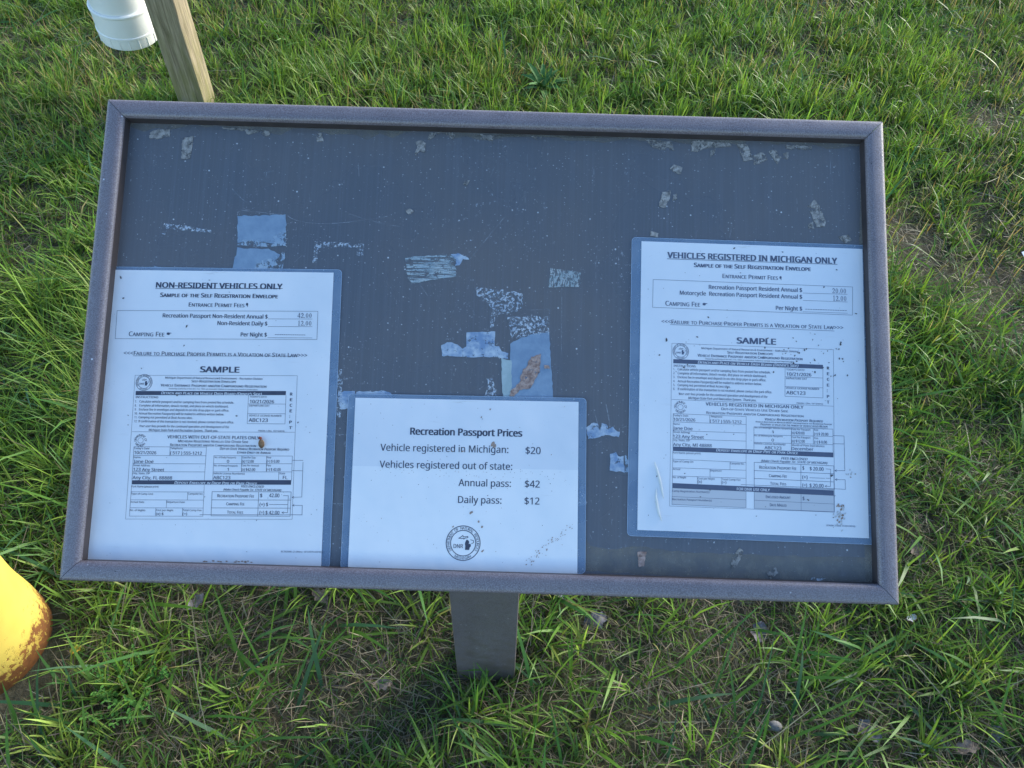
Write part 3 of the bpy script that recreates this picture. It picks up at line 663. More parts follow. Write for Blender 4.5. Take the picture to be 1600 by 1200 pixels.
S.ln([(770, 322), (1382, 323)]); S.ln([(768, 386), (1380, 387)]); S.ln([(990, 261), (986, 386)]); S.ln([(1184, 262), (1181, 386)]); S.ln([(1279, 387), (1277, 450)])
S.quad([(132, 452), (1376, 453), (1374, 487), (130, 484)]); S.text('Deposit Envelope in Drop Pipe or Park Office', 463, 1110, 480, 21, .8, 1, 1, 1)
S.ln([(130, 487), (112, 732), (686, 733), (697, 487)])
for y in (542, 605, 667): S.ln([(130-(y-487)*.072, y), (696-(y-487)*.045, y+2)])
S.ln([(568, 544), (565, 605)]); S.ln([(403, 606), (400, 668)]); S.ln([(319, 668), (315, 732)]); S.ln([(528, 668), (526, 732)])
S.text('FEES ENCLOSED', 983, 1163, 508, 17, .8, 0, 1); S.text('(Make Check Payable To:  STATE OF MICHIGAN)', 846, 1298, 532, 16, .5, 0, 1)
S.box([(758, 541), (1375, 543), (1367, 733), (750, 730)], .00035); S.ln([(756, 605), (1372, 607)], .00035); S.ln([(753, 668), (1370, 670)], .00035); S.ln([(1122, 542), (1114, 733)], .00035)
S.text('Recreation Passport Fee', 798, 1085, 584, 23, .2, 1); S.text('Camping Fee', 868, 1010, 647, 22, .2, 1); S.text('Total Fees', 874, 1000, 712, 22, .2, 1)
S.ln([(1205, 641), (1350, 642)], .00035); S.ln([(1315, 572), (1353, 573), (1347, 705), (1303, 705)], .00035); S.arrow(1303, 705)
S.ln([(1388, 296), (1468, 297)], .00035); S.ln([(1385, 377), (1465, 378)], .00035); S.ln([(1468, 312), (1458, 583), (1382, 585)], .00035); S.arrow(1382, 585)
S.ln([(662, 721), (1460, 722), (1462, 648), (1385, 648)], .00035); S.arrow(1385, 648)
S.crop(0, 0, 1); S.text('IC9206-2 (Rev. 01/07/2010)', 439, 505, 863, 2.6, .3)
S.section('state_seal'); S.crop(180, 570, .2); seal(S, 227, 138, 63); S.section('round_stamp'); S.crop(180, 660, .2); seal(S, 199, 141, 50, False)
place_text(S, [M_INK, M_WHITE])

# ---- middle notice
S = C = Sheet('laminated_notice', (555.5, 621.5), (904, 628), .0019, 'middle white laminated price notice with round seal near its lower edge')
def fl_mid(x0, x1, y0, y1):
    r = [(random.uniform(x0+.004, x1-.004), random.uniform(y0+.004, y1-.004), random.choice([.0003, .0004, .0005]), random.choice([1, 1.8]), random.uniform(0, 3.14), random.choice([1, 1, 3])) for _ in range(70)]
    for i in range(60): r.append((*C.p(590+i*5.0+random.uniform(-4, 4), 738+random.uniform(-8, 8)+i*.1), .00035, 1.5, random.uniform(0, 3), random.choice([1, 3])))
    for i in range(55):
        t = random.random(); r.append((*C.p(815+t*80+random.uniform(-3, 3), 888-t*65+random.uniform(-9, 5)), random.choice([.0003, .0005, .0007]), 1.8, .7, 3))
    for px, py, q in ((770, 693, .0028), (772, 697, .0022), (736, 801, .0018), (748, 815, .0013), (753, 823, .0013), (754, 861, .0016), (685, 703, .001), (706, 705, .001), (723, 705, .0012), (708, 823, .001), (752, 652, .0009), (766, 640, .001)): r.append((*C.p(px, py), q, 1.4, random.uniform(.6, 1.2), 3))
    return r
sheet_body(S, [(555.5, 621.5), (904, 628), (902, 896), (543.5, 890)], [(544.5, 616), (915.5, 621.5), (915, 896), (532, 890)], [m_paper('price_notice_paper', (.82, .83, .84)), m_paper('price_notice_paper_upper', (.73, .75, .785))], LAMS, fl_mid, crease=(556, 728))  # paper above the crease gets the darker of the two tones
S.crop(520, 600, .2625); S.section('heading'); f = F_CALIB
S.text('Recreation Passport Prices', 460, 1128, 301, 41, 1.45, f=f)
S.section('price_list')
S.text('Vehicle registered in Michigan:', 283, 1045, 397, 41, .15, f=f); S.text('$20', 1147, 1237, 416, 41, .15, f=f); S.text('Vehicles registered out of state:', 278, 1068, 497, 41, .15, f=f)
S.text('Annual pass:', 748, 1060, 607, 41, .15, f=f); S.text('$42', 1143, 1232, 615, 41, .15, f=f); S.text('Daily pass:', 745, 1004, 708, 41, .15, f=f); S.text('$12', 1141, 1230, 716, 41, .15, f=f)
S.section('state_seal'); seal(S, 776, 947, 101)
place_text(S, [M_INK, M_WHITE])

# ---- right notice
S = D = Sheet('laminated_notice', (1004, 377), (1347, 389), .0011, 'right white laminated notice headed vehicles registered in Michigan only')
def fl_right(x0, x1, y0, y1):
    r = [(random.uniform(x0+.004, x1-.02), random.uniform(y0+.004, y1-.004), random.choice([.0003, .0004, .0006, .0008]), random.choice([1, 1.5, 2.2]), random.uniform(0, 3.14), 1) for _ in range(95)]
    for i in range(60): r.append((*D.p(1255+random.gauss(0, 40), 555+random.gauss(0, 20)), random.choice([.0004, .0007, .001]), 1.6, random.uniform(0, 3), 1))
    for px, py, q in ((1041, 531, .0016), (1147, 388, .001), (1287, 449, .001), (1195, 543, .001), (1313, 538, .0013), (1299, 743, .0016), (1068, 574, .0013), (1030, 555, .001)): r.append((*D.p(px, py), q, 1.6, random.uniform(0, 3), 1))
    for i in range(26): r.append((*D.p(1312+random.gauss(0, 5), 806+random.gauss(0, 8)), .0011, 1.8, random.uniform(.3, 1.2), random.choice([3, 4, 4])))
    for i in range(8): r.append((*D.p(1313+random.gauss(0, 4), 789+random.gauss(0, 2)), .001, 1.6, random.uniform(0, 3), random.choice([1, 3])))
    for i in range(9): r.append((*D.p(1328+random.gauss(0, 4), 740+random.gauss(0, 3)), .0009, 1.6, random.uniform(0, 3), random.choice([3, 4])))
    return r
sheet_body(S, [(1004, 377), (1347, 389), (1358, 840), (994, 829)], [(989, 371), (1353, 383), (1372, 852), (978.5, 836)], m_paper('right_notice_paper', (.73, .76, .80)), LAMS, fl_right)
S.crop(980, 370, .25)
S.section('heading')
S.text('VEHICLES REGISTERED IN MICHIGAN ONLY', 250, 1312, 132, 36, 1.7); S.ln([(250, 138), (1312, 173)], .0005)
S.text('Sample of the Self Registration Envelope', 416, 1147, 189, 26, 1.5, 1)
S.text('Entrance Permit Fees', 595, 942, 258, 26, .5, 1); hand(S, 958, 258, .85, True)
S.section('fee_table')
S.box([(162, 267), (1408, 314), (1407, 490), (158, 441)], .00032)
S.text('Recreation Passport Resident Annual $', 509, 1093, 326, 25, .7); roman(S, '20.00', 1280, 1370, 352, 30); S.ln([(1098, 352), (1375, 360)])
S.text('Motorcycle  Recreation Passport Resident Annual $', 328, 1093, 362, 25, .7); roman(S, '12.00', 1282, 1372, 399, 30); S.ln([(1098, 398), (1376, 408)])
S.text('Camping Fee', 238, 455, 430, 29, .3, 1); hand(S, 484, 421, 1)
S.text('Per Night $', 928, 1093, 457, 25, .7); S.text('-----------------', 1112, 1372, 462, 25, .6); S.ln([(1097, 469), (1376, 478)])
S.section('warning_line')
S.text('<<<Failure to Purchase Proper Permits is a Violation of State Law>>>', 213, 1350, 541, 25, .4, 1); S.ln([(270, 549), (1293, 589)], .00035)
S.section('sample_form')
S.text('SAMPLE', 683, 930, 666, 36, 2.0)
S.crop(1020, 530, .2125)
K6 = 130/.2125
S.ln([(140, 30), (1327, 77), (1335, 660+K6), (123, 615+K6), (140, 30)], .00025); S.ln([(138, 443), (1327, 493)], .00025)
S.text('Michigan Department of Natural Resources & Environment – Recreation Division', 357, 1068, 73, 14, .3)
S.text('Self-Registration Envelope', 547, 883, 106, 18, .8, 1); S.text('Vehicle Entrance Passport and/or Campground Registration', 328, 1100, 128, 20, .8, 1)
S.text('Issued by authority of Act 451, P.A. 1994, as amended. Failure to comply may result in prosecution.', 385, 1040, 149, 10, .3, 0, 1)
S.quad([(150, 147), (1250, 189), (1250, 219), (150, 177)]); S.text("Detach and Place on Vehicle Dash Board (Driver's Side)", 330, 1070, 179, 20, .8, 1, 1, 1)
S.text('INSTRUCTIONS', 152, 315, 202, 15, .4)
for i, (y, xe) in enumerate(zip((228, 257, 286, 316, 344, 373), (865, 835, 832, 800, 570, 875))):
    S.text(f'{i+1}.', 150, 162, y, 17, .2); S.text(INS[i], 182, xe, y+1, 17, .2)
S.text('Your user fees provide for the continued operation and development of the', 190, 842, 409, 17, .2, 0, 1); S.text('Michigan State Park and Recreation System.  Thank you.', 260, 760, 440, 17, .2, 0, 1)
S.ln([(972, 210), (971, 420), (1250, 432), (1250, 219)]); S.ln([(972, 276), (1250, 286)]); S.ln([(971, 348), (1250, 358)])
S.text("TODAY'S DATE", 980, 1110, 229, 13, .2); S.text('10/21/2026', 983, 1165, 268, 24, .6); S.text('DEPARTURE DAT', 980, 1133, 294, 13, .2)
S.text('VEHICLE LICENSE NUMBER', 978, 1223, 365, 13, .2); S.text('ABC123', 980, 1122, 405, 25, .6)
for i, ch in enumerate('RECEIPT'): S.text(ch, 1279, 1297 if ch != 'I' else 1284, 223+41.7*i, 21, 1.5)
S.text('PR0206-1 (Rev. 10/13/2010)', 1057, 1250, 475, 10, .3)
S.text('VEHICLES REGISTERED IN MICHIGAN ONLY', 388, 1107, 487, 23, .7); S.text('Out-of-State Vehicles Use Other Side', 502, 993, 521, 18, .5, 1)
S.text('Recreation Passport and/or Campground Registration', 392, 1107, 549, 18, .5, 1)
S.text('Vehicle Recreation Passport Required', 823, 1250, 597, 18, .7, 1, 1); S.text('Vehicles Registered in Michigan MUST purchase/display the Recreation Passport', 755, 1318, 612, 11, .6, 1, 1)
S.text('Passport is valid for the period of vehicle registration', 790, 1285, 632, 14, .6, 1, 1); S.ln([(790, 638), (1285, 655)], .0002)
S.text("Today's Date", 150, 260, 566, 13, .1); S.text('10/21/2026', 152, 312, 600, 22, .4); S.text('Telephone', 424, 510, 575, 13, .1); S.text('( 517 ) 555-1212', 420, 652, 612, 22, .4)
S.ln([(148, 547), (685, 569)]); S.ln([(148, 608), (685, 627)]); S.ln([(418, 558), (418, 618)])
S.ln([(150, 547), (147, 178+K6)]); S.ln([(686, 569), (685, 198+K6)])
S.crop(1020, 660, .2125)
for y0_, y1_ in ((60, 78), (120, 138)): S.ln([(148, y0_), (685, y1_)])
for b_, x0_, x1_, y_, c_ in (('Name', 148, 198, 17, 13), ('Street Address', 150, 272, 77, 13), ('City, State, ZIP', 146, 272, 136, 13), ('No. of Passenger Vehicle Passports', 748, 1012, 43, 12), ('Cost Per Passport', 1020, 1158, 57, 13), ('Fee', 1186, 1215, 62, 13),
        ('No. of Motorcycle Passports', 746, 955, 102, 12), ('Cost Per Passport', 1020, 1158, 115, 13), ('Fee', 1186, 1215, 122, 13), ('Vehicle License Number(s)', 745, 973, 161, 13), ('Month of Plate Expiration(s)', 1022, 1260, 173, 13),
        ('Park Name (please print)', 148, 350, 228, 13), ('Type of Camp Un', 147, 297, 292, 14), ('Campsite No.', 568, 672, 308, 13), ('Arrival', 147, 200, 349, 13), ('Departure', 422, 505, 360, 13), ('No. of Night', 147, 245, 409, 13), ('Cost per Night', 330, 455, 418, 13), ('Total Camp Fee', 507, 645, 425, 13),
        ('Camp Registration Number(s)', 143, 415, 510, 14), ('Recreation Passport Number(s)', 143, 433, 571, 14)): S.text(b_, x0_, x1_, y_, c_, .1)
for b_, x0_, x1_, y_, c_ in (('Jane Doe', 148, 292, 53, 23), ('123 Any Street', 148, 375, 113, 23), ('Any City, MI 48888', 148, 433, 173, 23), ('1', 874, 886, 80, 20), ('(x) $20.00', 1018, 1115, 86, 20), ('(=) $ 20.00', 1186, 1290, 94, 20), ('0', 872, 890, 140, 20), ('(x) $12.00', 1018, 1117, 146, 20),
        ('(=) $ 0.00', 1187, 1280, 153, 20), ('ABC123', 820, 945, 197, 23), ('December', 1020, 1180, 204, 23), ('(x)', 330, 360, 444, 19), ('(=)', 507, 540, 450, 19), ('$', 1099, 1113, 349, 27), ('$ 20.00', 1153, 1255, 353, 26), ('(+)', 1098, 1137, 414, 26), ('(=)  $ 20.00', 1098, 1255, 474, 26), ('$', 1100, 1115, 572, 26)): S.text(b_, x0_, x1_, y_, c_, .3)
S.quad([(147, 178), (1327, 222), (1327, 257), (147, 210)]); S.text('Deposit Envelope in Drop Pipe or Park Office', 465, 1068, 213, 20, .8, 1, 1, 1)
S.ln([(743, 33), (1323, 50), (1325, 220)]); S.ln([(743, 33), (743, 200)]); S.ln([(743, 90), (1324, 104)]); S.ln([(743, 146), (1324, 164)]); S.ln([(1018, 41), (1018, 211)]); S.ln([(1180, 46), (1180, 160)])
S.ln([(147, 210), (143, 447)]); S.ln([(685, 232), (685, 468)]); S.ln([(146, 270), (685, 295)]); S.ln([(145, 333), (685, 352)]); S.ln([(144, 393), (685, 411)]); S.ln([(567, 290), (567, 347)]); S.ln([(420, 343), (420, 402)]); S.ln([(328, 400), (328, 454)]); S.ln([(503, 405), (503, 462)])
S.text('FEES ENCLOSED', 943, 1137, 272, 17, .8, 0, 1); S.text('(Make Check Payable To:  STATE OF MICHIGAN)', 795, 1283, 290, 16, .5, 0, 1)
S.box([(745, 293), (1330, 320), (1332, 494), (745, 472)], .00035); S.ln([(745, 354), (1330, 378)], .00035); S.ln([(745, 412), (1331, 438)], .00035); S.ln([(1088, 309), (1088, 486)], .00035)
S.text('Recreation Passport Fee', 782, 1055, 340, 22, .2, 1); S.text('Camping Fee', 853, 985, 402, 21, .2, 1); S.text('Total Fees', 862, 980, 459, 21, .2, 1)
S.ln([(1153, 407), (1262, 411)], .00035); S.ln([(1272, 410), (1305, 411)], .00035); S.ln([(1272, 342), (1307, 345), (1305, 471), (1265, 469)], .00035); S.arrow(1265, 469)
S.ln([(1325, 97), (1405, 100), (1411, 355), (1337, 355)], .00035); S.arrow(1337, 355); S.ln([(1325, 157), (1405, 159)], .00035)
S.ln([(648, 457), (1090, 476), (1415, 492), (1413, 422), (1340, 420)], .00035); S.arrow(1340, 420)
S.quad([(143, 446), (1330, 500), (1330, 538), (143, 482)], 0, .00038)
S.text('FOR DNR USE ONLY', 617, 860, 499, 20, .4, 0, 0, 1)
S.quad([(142, 482), (685, 507), (685, 627), (140, 603)], 2); S.quad([(745, 511), (1330, 538), (1332, 658), (745, 632)], 2)
S.box([(142, 482), (685, 507), (685, 627), (140, 603)]); S.ln([(141, 545), (685, 569)]); S.box([(745, 511), (1330, 538), (1332, 658), (745, 632)]); S.ln([(745, 572), (1331, 600)]); S.ln([(1089, 527), (1090, 648)])
S.text('Enclosed Amount', 830, 1012, 556, 21, .2, 1); S.text('Date Mailed', 860, 983, 616, 21, .2, 1)
S.crop(0, 0, 1); S.text('IC9206-2 (Rev. 01/07/2010)', 1291, 1336, 822, 2.4, .3)
S.section('state_seal'); S.crop(1020, 530, .2125); seal(S, 205, 90, 58); S.section('round_stamp'); seal(S, 203, 500, 47, False)
place_text(S, [M_INK2, M_WHITE, M_SHADE])

# ---- little things lying on the notices
def board_M(px, py, w, rot=0.0):
    u, v = board_at(px, py, w); return BOARD_M @ Matrix.Translation((u, v, w)) @ Matrix.Rotation(rot, 4, 'Z')
bud = empty('dried_bud', board_M(409, 692, PW+.0019, 1.75)); tag(bud, 'small brown dried bud stuck on the left notice', 'dried bud')
b_ = MB(); lathe(b_, [(.0002, -.0052), (.0018, -.0045), (.0029, -.0025), (.0030, 0), (.0022, .0022), (.0004, .0034)], 9, 0, Matrix.Translation((0, 0, .0016)) @ Matrix.Rotation(math.pi/2, 4, 'Y') @ Matrix.Scale(.6, 4, (1, 0, 0)))
bo = b_.obj('bud_body', m_leaf('dry_bud_husk', (.10, .055, .035), (.34, .22, .12)), bud)
b_ = MB(); lathe(b_, [(.0002, -.0015), (.0014, -.0008), (.0015, .0006), (.0003, .0015)], 8, 0, Matrix.Translation((.0045, .0004, .0016))); b_.obj('bud_tip', m_leaf('rusty_bud_tip', (.22, .05, .03), (.34, .10, .06)), bud)
def strand(pts, label):
    o = empty('plant_fibre', board_M(*pts[0], PW+.002)); tag(o, label, 'fibre', 'pale fibres stuck on the right notice'); Mi = (BOARD_M.inverted() @ o.matrix_world).inverted()
    mb = MB(); q = [Mi @ Vector((*board_at(x, y, PW+.002), PW+.002)) for x, y in pts]
    for i in range(len(q)-1):
        f0, f1 = i/(len(q)-1), (i+1)/(len(q)-1); r = lambda f: .0003+.0009*math.sin(math.pi*min(1, f*1.02))**1
        mb.tube(q[i], q[i+1], r(f0), r(f1), 6)
    mb.obj('fibre', m_plain('pale_straw_fibre', (.66, .68, .66), .6, .3, .2, 90), o, 60)
strand([(1023, 722), (1027, 735), (1031, 750), (1034, 765), (1037, 779)], 'upper pale straw fibre stuck near the right notice left margin')
strand([(1026, 763), (1025, 776), (1027, 790), (1030, 803), (1034, 814)], 'lower pale straw fibre stuck near the right notice left margin')

# ------------------------------------------------------------------ wooden post and drop pipe
pf, pt = ground_at(312, 168), at_depth(259, 0, 2.28)
ax = Vector(pt-pf).normalized(); Lp = 1.15
Yv = Vector((0.06, 1, 0)); Xv = Yv.cross(ax).normalized(); Yv = ax.cross(Xv).normalized()
pm = Matrix(((Xv[0], Yv[0], ax[0], pf[0]), (Xv[1], Yv[1], ax[1], pf[1]), (Xv[2], Yv[2], ax[2], pf[2]), (0, 0, 0, 1)))
wp = MB(); h = .0445; bv = .004; sec = []
for cx, cy, a0 in ((h-bv, -h+bv, -90), (h-bv, h-bv, 0), (-h+bv, h-bv, 90), (-h+bv, -h+bv, 180)):
    sec += [(cx+bv*math.cos(math.radians(a0+a)), cy+bv*math.sin(math.radians(a0+a))) for a in (0, 30, 60, 90)]
n = len(sec); zs = list(np.linspace(-.2, Lp, 28))
vs_ = []
for z in zs:
    dxy = [(x*(1+.012*math.sin(z*23+x*90)), y*(1+.012*math.cos(z*17+y*80))) for x, y in sec]; vs_ += [(x, y, z) for x, y in dxy]
wp.add(vs_, [(k*n+i, k*n+(i+1) % n, (k+1)*n+(i+1) % n, (k+1)*n+i) for k in range(len(zs)-1) for i in range(n)]+[tuple(range(n-1, -1, -1)), tuple(range((len(zs)-1)*n, len(zs)*n))])
post = wp.obj('wooden_post', m_wood(), None, 30); post.matrix_world = pm
tag(post, 'weathered leaning square timber post standing in grass behind the board', 'post')
# pipe
pe, pd = at_depth(205, 54, 2.52), at_depth(186, 0, 2.42)
ax2 = Vector(pd-pe).normalized(); q2 = ax2.to_track_quat('Z', 'Y'); PM = Matrix.Translation(Vector(pe)) @ q2.to_matrix().to_4x4()
pipe = empty('drop_pipe', PM); tag(pipe, 'white plastic drop pipe with end cap beside the timber post', 'pipe')
R = .0935; M_PVC = m_pvc()
b_ = MB(); lathe(b_, [(R*.3, 0), (R*.93, 0), (R*.985, .004), (R, .012), (R, .036)], 56); CAPB = b_
b_ = MB(); lathe(b_, [(R*1.0, .0362), (R*1.022, .038), (R*1.022, .044), (R, .046), (R, .062), (R*.995, .104), (R*.995, .108), (R*1.02, .111), (R*1.02, .116), (R*.985, .119)], 56); b_.obj('coupling_sleeve', M_PVC, pipe, 35)
b_ = MB(); lathe(b_, [(R*.93, .1192), (R*.93, .75)], 56); b_.obj('pipe_tube', M_PVC, pipe, 35)
b_ = MB()
for i in range(20):
    a = 2*math.pi*(i+.3)/20; c, s_ = math.cos(a), math.sin(a); CAPB.tube((c*R*.998, s_*R*.998, .006), (c*R*.998, s_*R*.998, .035), .0016, .0016, 8)
CAPB.obj('end_cap', M_PVC, pipe, 35)
b_ = MB(); 
for z in (.42,): lathe(b_, [(R*.96, z), (R*.975, z+.002), (R*.975, z+.02), (R*.96, z+.022)], 56)
b_.obj('mounting_strap', m_plain('galvanised_strap', (.45, .46, .47), .4, .5), pipe, 35)

# ------------------------------------------------------------------ yellow bollard
bc = ground_at(-24, 1006); bl = empty('yellow_bollard', Matrix.Translation((bc[0], bc[1], 0))); tag(bl, 'yellow steel bollard with rusty chipped base at the left edge', 'bollard')
RB = .115
prof_b = [(RB, -.12)]+[(RB+.0015*math.sin(z*40), z) for z in np.linspace(-.1, .86, 40)]
b_ = MB(); lathe(b_, prof_b, 72); b_.obj('bollard_pipe', m_bollard(), bl, 50)
b_ = MB(); lathe(b_, [(RB*1.0, .8612)]+[(RB*math.cos(a), .862+RB*.55*math.sin(a)) for a in np.linspace(.05, 1.5, 10)], 72); b_.obj('domed_top', m_plain('yellow_paint', (.72, .47, .035), .45, .4, .08, 20), bl, 50)

# ------------------------------------------------------------------ grass
def build_blades(B):
    x, y, L, W, az, th, cv, cb, ct, z0, roll = [np.concatenate(k) for k in zip(*B)]
    n = len(x); z = gz(x, y)+z0
    T = [0, .36, .70, 1.0]; WF = [.9, 1.0, .72]
    hx, hy = np.cos(az), np.sin(az); sx, sy = -np.sin(az), np.cos(az)
    P = np.zeros((n, 4, 3)); P[:, 0] = np.stack([x, y, z], 1)
    for k in range(1, 4):
        a = th+cv*(T[k-1]+T[k])/2; d = (T[k]-T[k-1])*L
        P[:, k, 0] = P[:, k-1, 0]+np.sin(a)*hx*d; P[:, k, 1] = P[:, k-1, 1]+np.sin(a)*hy*d; P[:, k, 2] = P[:, k-1, 2]+np.cos(a)*d
    gl = gz(P[:, 3, 0], P[:, 3, 1])
    for k in (1, 2, 3): P[:, k, 2] = np.maximum(P[:, k, 2], gl+.004+z0*.6)
    V = np.zeros((n, 7, 3)); Cc = np.zeros((n, 7, 4)); Cc[..., 3] = 1
    for k in range(3):
        wv = np.stack([sx*np.cos(roll), sy*np.cos(roll), np.sin(roll)], 1)*(W*WF[k]/2)[:, None]
        V[:, 2*k] = P[:, k]-wv; V[:, 2*k+1] = P[:, k]+wv
        c = cb+(ct-cb)*(T[k]**1.6); Cc[:, 2*k, :3] = c; Cc[:, 2*k+1, :3] = c
    V[:, 6] = P[:, 3]; Cc[:, 6, :3] = ct
    me = bpy.data.meshes.new('grass'); me.vertices.add(n*7); me.vertices.foreach_set('co', V.astype(np.float32).ravel())
    base = (np.arange(n)*7)[:, None]
    lp = np.concatenate([base+np.array([[0, 1, 3, 2]]), base+np.array([[2, 3, 5, 4]]), base+np.array([[4, 5, 6]])], 1)   # 11 loops a blade
    me.loops.add(n*11); me.loops.foreach_set('vertex_index', lp.astype(np.int32).ravel())
    me.polygons.add(n*3); st = (np.arange(n)*11)[:, None]+np.array([[0, 4, 8]])
    me.polygons.foreach_set('loop_start', st.astype(np.int32).ravel())
    me.polygons.foreach_set('use_smooth', np.ones(n*3, bool))
    me.update(calc_edges=True); me.validate()
    at = me.color_attributes.new('tint', 'FLOAT_COLOR', 'POINT'); at.data.foreach_set('color', Cc.astype(np.float32).ravel())
    me.materials.append(m_grass()); o = bpy.data.objects.new('grass', me); COL.objects.link(o); return o
BARE = [(1408, 362, .16), (1560, 440, .20), (1585, 520, .15), (1430, 395, .12), (1350, 1140, .13), (1230, 1150, .16), (1040, 1110, .16), (920, 985, .10), (610, 1080, .15), (1520, 1170, .14), (1180, 985, .10),
        (10, 430, .12), (350, 960, .15), (480, 1010, .14), (860, 150, .0001), (1430, 870, .10), (40, 560, .06), (1140, 1060, .12), (1540, 200, .12), (640, 1000, .13)]
BG = [(*ground_at(a, b)[:2], r) for a, b, r in BARE]
OBST = [(bc[0], bc[1], RB+.012), (bc[0]+.035, bc[1]-.035, RB+.016), (foot[0], fy+.03, .04), (pf[0], pf[1], .05)]
def dens(x, y):
    d = np.ones_like(x)
    for bx, by, r in BG: d *= 1-(.88 if by > 1.05 else .62)*np.exp(-((x-bx)**2+(y-by)**2)/(r*r))
    d *= np.clip(.62+.9*(vnoise(x, y, .28, 11)-.25), .25, 1.2)
    d *= np.clip(.75+.25*(y-.45)/.8, .75, 1.0)                   # thinner close to the camera
    return d
def keep_out(x, y):
    k = np.ones_like(x, bool)
    for ox, oy, r in OBST: k &= (x-ox)**2+(y-oy)**2 > r*r
    return k
# visible wedge on the ground, with a margin
_c = [ground_at(*p)[:2] for p in ((-160, -90), (1760, -90), (1760, 1330), (-160, 1330))]
def in_view(x, y, m=0.0):
    k = np.ones_like(x, bool)
    for (ax_, ay_), (bx_, by_) in zip(_c, _c[1:]+_c[:1]):
        ex, ey = bx_-ax_, by_-ay_; k &= ((x-ax_)*ey-(y-ay_)*ex)/math.hypot(ex, ey) > -m
    return k
def scatter(per_m2, view_only=True, box=(-2.9, 3.0, -.4, 5.2)):
    x0, x1, y0, y1 = box; N = int(per_m2*(x1-x0)*(y1-y0)); x, y = rng.uniform(x0, x1, N), rng.uniform(y0, y1, N)
    v = in_view(x, y, .05); k = v | (rng.random(N) < (.30 if not view_only else .12)); x, y = x[k], y[k]
    return x, y
def pal(n, cols, wts, jit=.22):
    i = rng.choice(len(cols), n, p=np.array(wts)/sum(wts)); c = np.array(cols)[i]; return c*(1+rng.uniform(-jit, jit, (n, 1)))*(1+rng.uniform(-.08, .08, (n, 3)))
GREENS = [(.104, .212, .030), (.145, .262, .034), (.192, .305, .046), (.076, .190, .048), (.222, .310, .060), (.062, .155, .026)]
STRAW = [(.29, .245, .16), (.22, .18, .115), (.35, .31, .22), (.18, .15, .105)]
B = []
# 1 turf in tufts
tx, ty = scatter(560, False, (-4, 4, -.5, 6.4)); k = rng.random(len(tx)) < dens(tx, ty); tx, ty = tx[k], ty[k]
m = rng.integers(9, 26, len(tx)); ti = np.repeat(np.arange(len(tx)), m); n = len(ti)
rad = np.abs(rng.normal(0, .018, n)); ph = rng.uniform(0, 2*np.pi, n)
x, y = tx[ti]+rad*np.cos(ph), ty[ti]+rad*np.sin(ph)
hh = (.045+.075*vnoise(x, y, .35, 21))*rng.uniform(.55, 1.25, n)
left = np.exp(-((x+.95)**2/.25+(y-1.3)**2/.8)); hh *= 1+.45*left
far = np.clip((y-1.2)/1.2, 0, 1)
L = hh; W = rng.uniform(.0018, .0046, n)*(1+.25*far)
lean_az = 2*np.pi*vnoise(x, y, .5, 31)*1.3
az = np.where(rng.random(n) < .84, ph+rng.normal(0, .5, n), lean_az+rng.normal(0, .7, n)); th = np.clip(np.abs(rng.normal(.38, .34, n))+.15*left, 0, 1.2); cv = rng.uniform(-.1, 1.6, n)
tint = pal(len(tx), GREENS, [3, 4, 3, 2, 1.2, 2], .15)[ti]*(1+rng.uniform(-.25, .3, (n, 1)))
yel = (vnoise(x, y, .22, 41)*far)[:, None]; tint = tint*(1-.35*yel)+np.array([.19, .30, .045])*.35*yel
ct = tint*rng.uniform(.9, 1.25, (n, 1)); dry = rng.random(n) < (.04+.15*far*np.clip(vnoise(x, y, .3, 43)*1.8-.4, 0, 1)); ct[dry] = pal(dry.sum(), [(.34, .22, .10), (.40, .30, .16)], [1, 1])
cb = tint*.72+np.array([.17, .20, .06])*.33
ko = keep_out(x, y)
B.append([q[ko] for q in (x, y, L, W, az, th, cv, cb, ct, np.zeros(n), rng.normal(0, .5, n))])
# 2 fine filler
x, y = scatter(6800, True); k = (rng.random(len(x)) < np.maximum(dens(x, y), .34*(y < 1.1))) & keep_out(x, y); x, y = x[k], y[k]; n = len(x)
c = pal(n, GREENS+STRAW[:1], [3, 3, 3, 2, 2, 2, 1.2], .25)
B.append([x, y, rng.uniform(.025, .065, n), rng.uniform(.0014, .0034, n), rng.uniform(0, 6.3, n), np.abs(rng.normal(.55, .35, n)), rng.uniform(0, 1.3, n), c*.8+.02, c, np.zeros(n), rng.normal(0, .6, n)])
# 3 thatch, dry blades lying in the turf
x, y = scatter(9000, True); k = (rng.random(len(x)) < np.clip(1.25-dens(x, y)*.75, .25, 1)*np.where(y < 1.2, 1, .7)) & keep_out(x, y); x, y = x[k], y[k]; n = len(x)
c = pal(n, STRAW+[(.16, .14, .12)], [2, 3, 1, 3, 2], .25)
B.append([x, y, rng.uniform(.018, .060, n), rng.uniform(.0008, .0019, n), rng.uniform(0, 6.3, n), rng.uniform(.9, 1.62, n), rng.uniform(-.8, 1.3, n), c, c*1.05, rng.uniform(.001, .022, n), rng.normal(0, .4, n)])
# 3b short matted turf, green and dry mixed, close to the camera
x, y = scatter(16000, True, (-1.6, 1.6, -.2, 1.35)); k = keep_out(x, y) & (rng.random(len(x)) < .45+.55*vnoise(x, y, .16, 61)); x, y = x[k], y[k]; n = len(x)
c = pal(n, GREENS+STRAW, [3, 2, 1, 3, 1, 3, 2, 3, 1.2, 3], .25)
B.append([x, y, rng.uniform(.015, .042, n), rng.uniform(.0009, .0022, n), rng.uniform(0, 6.3, n), rng.uniform(.5, 1.5, n), rng.uniform(-.6, 1.5, n), c*.9, c, rng.uniform(0, .010, n), rng.normal(0, .5, n)])
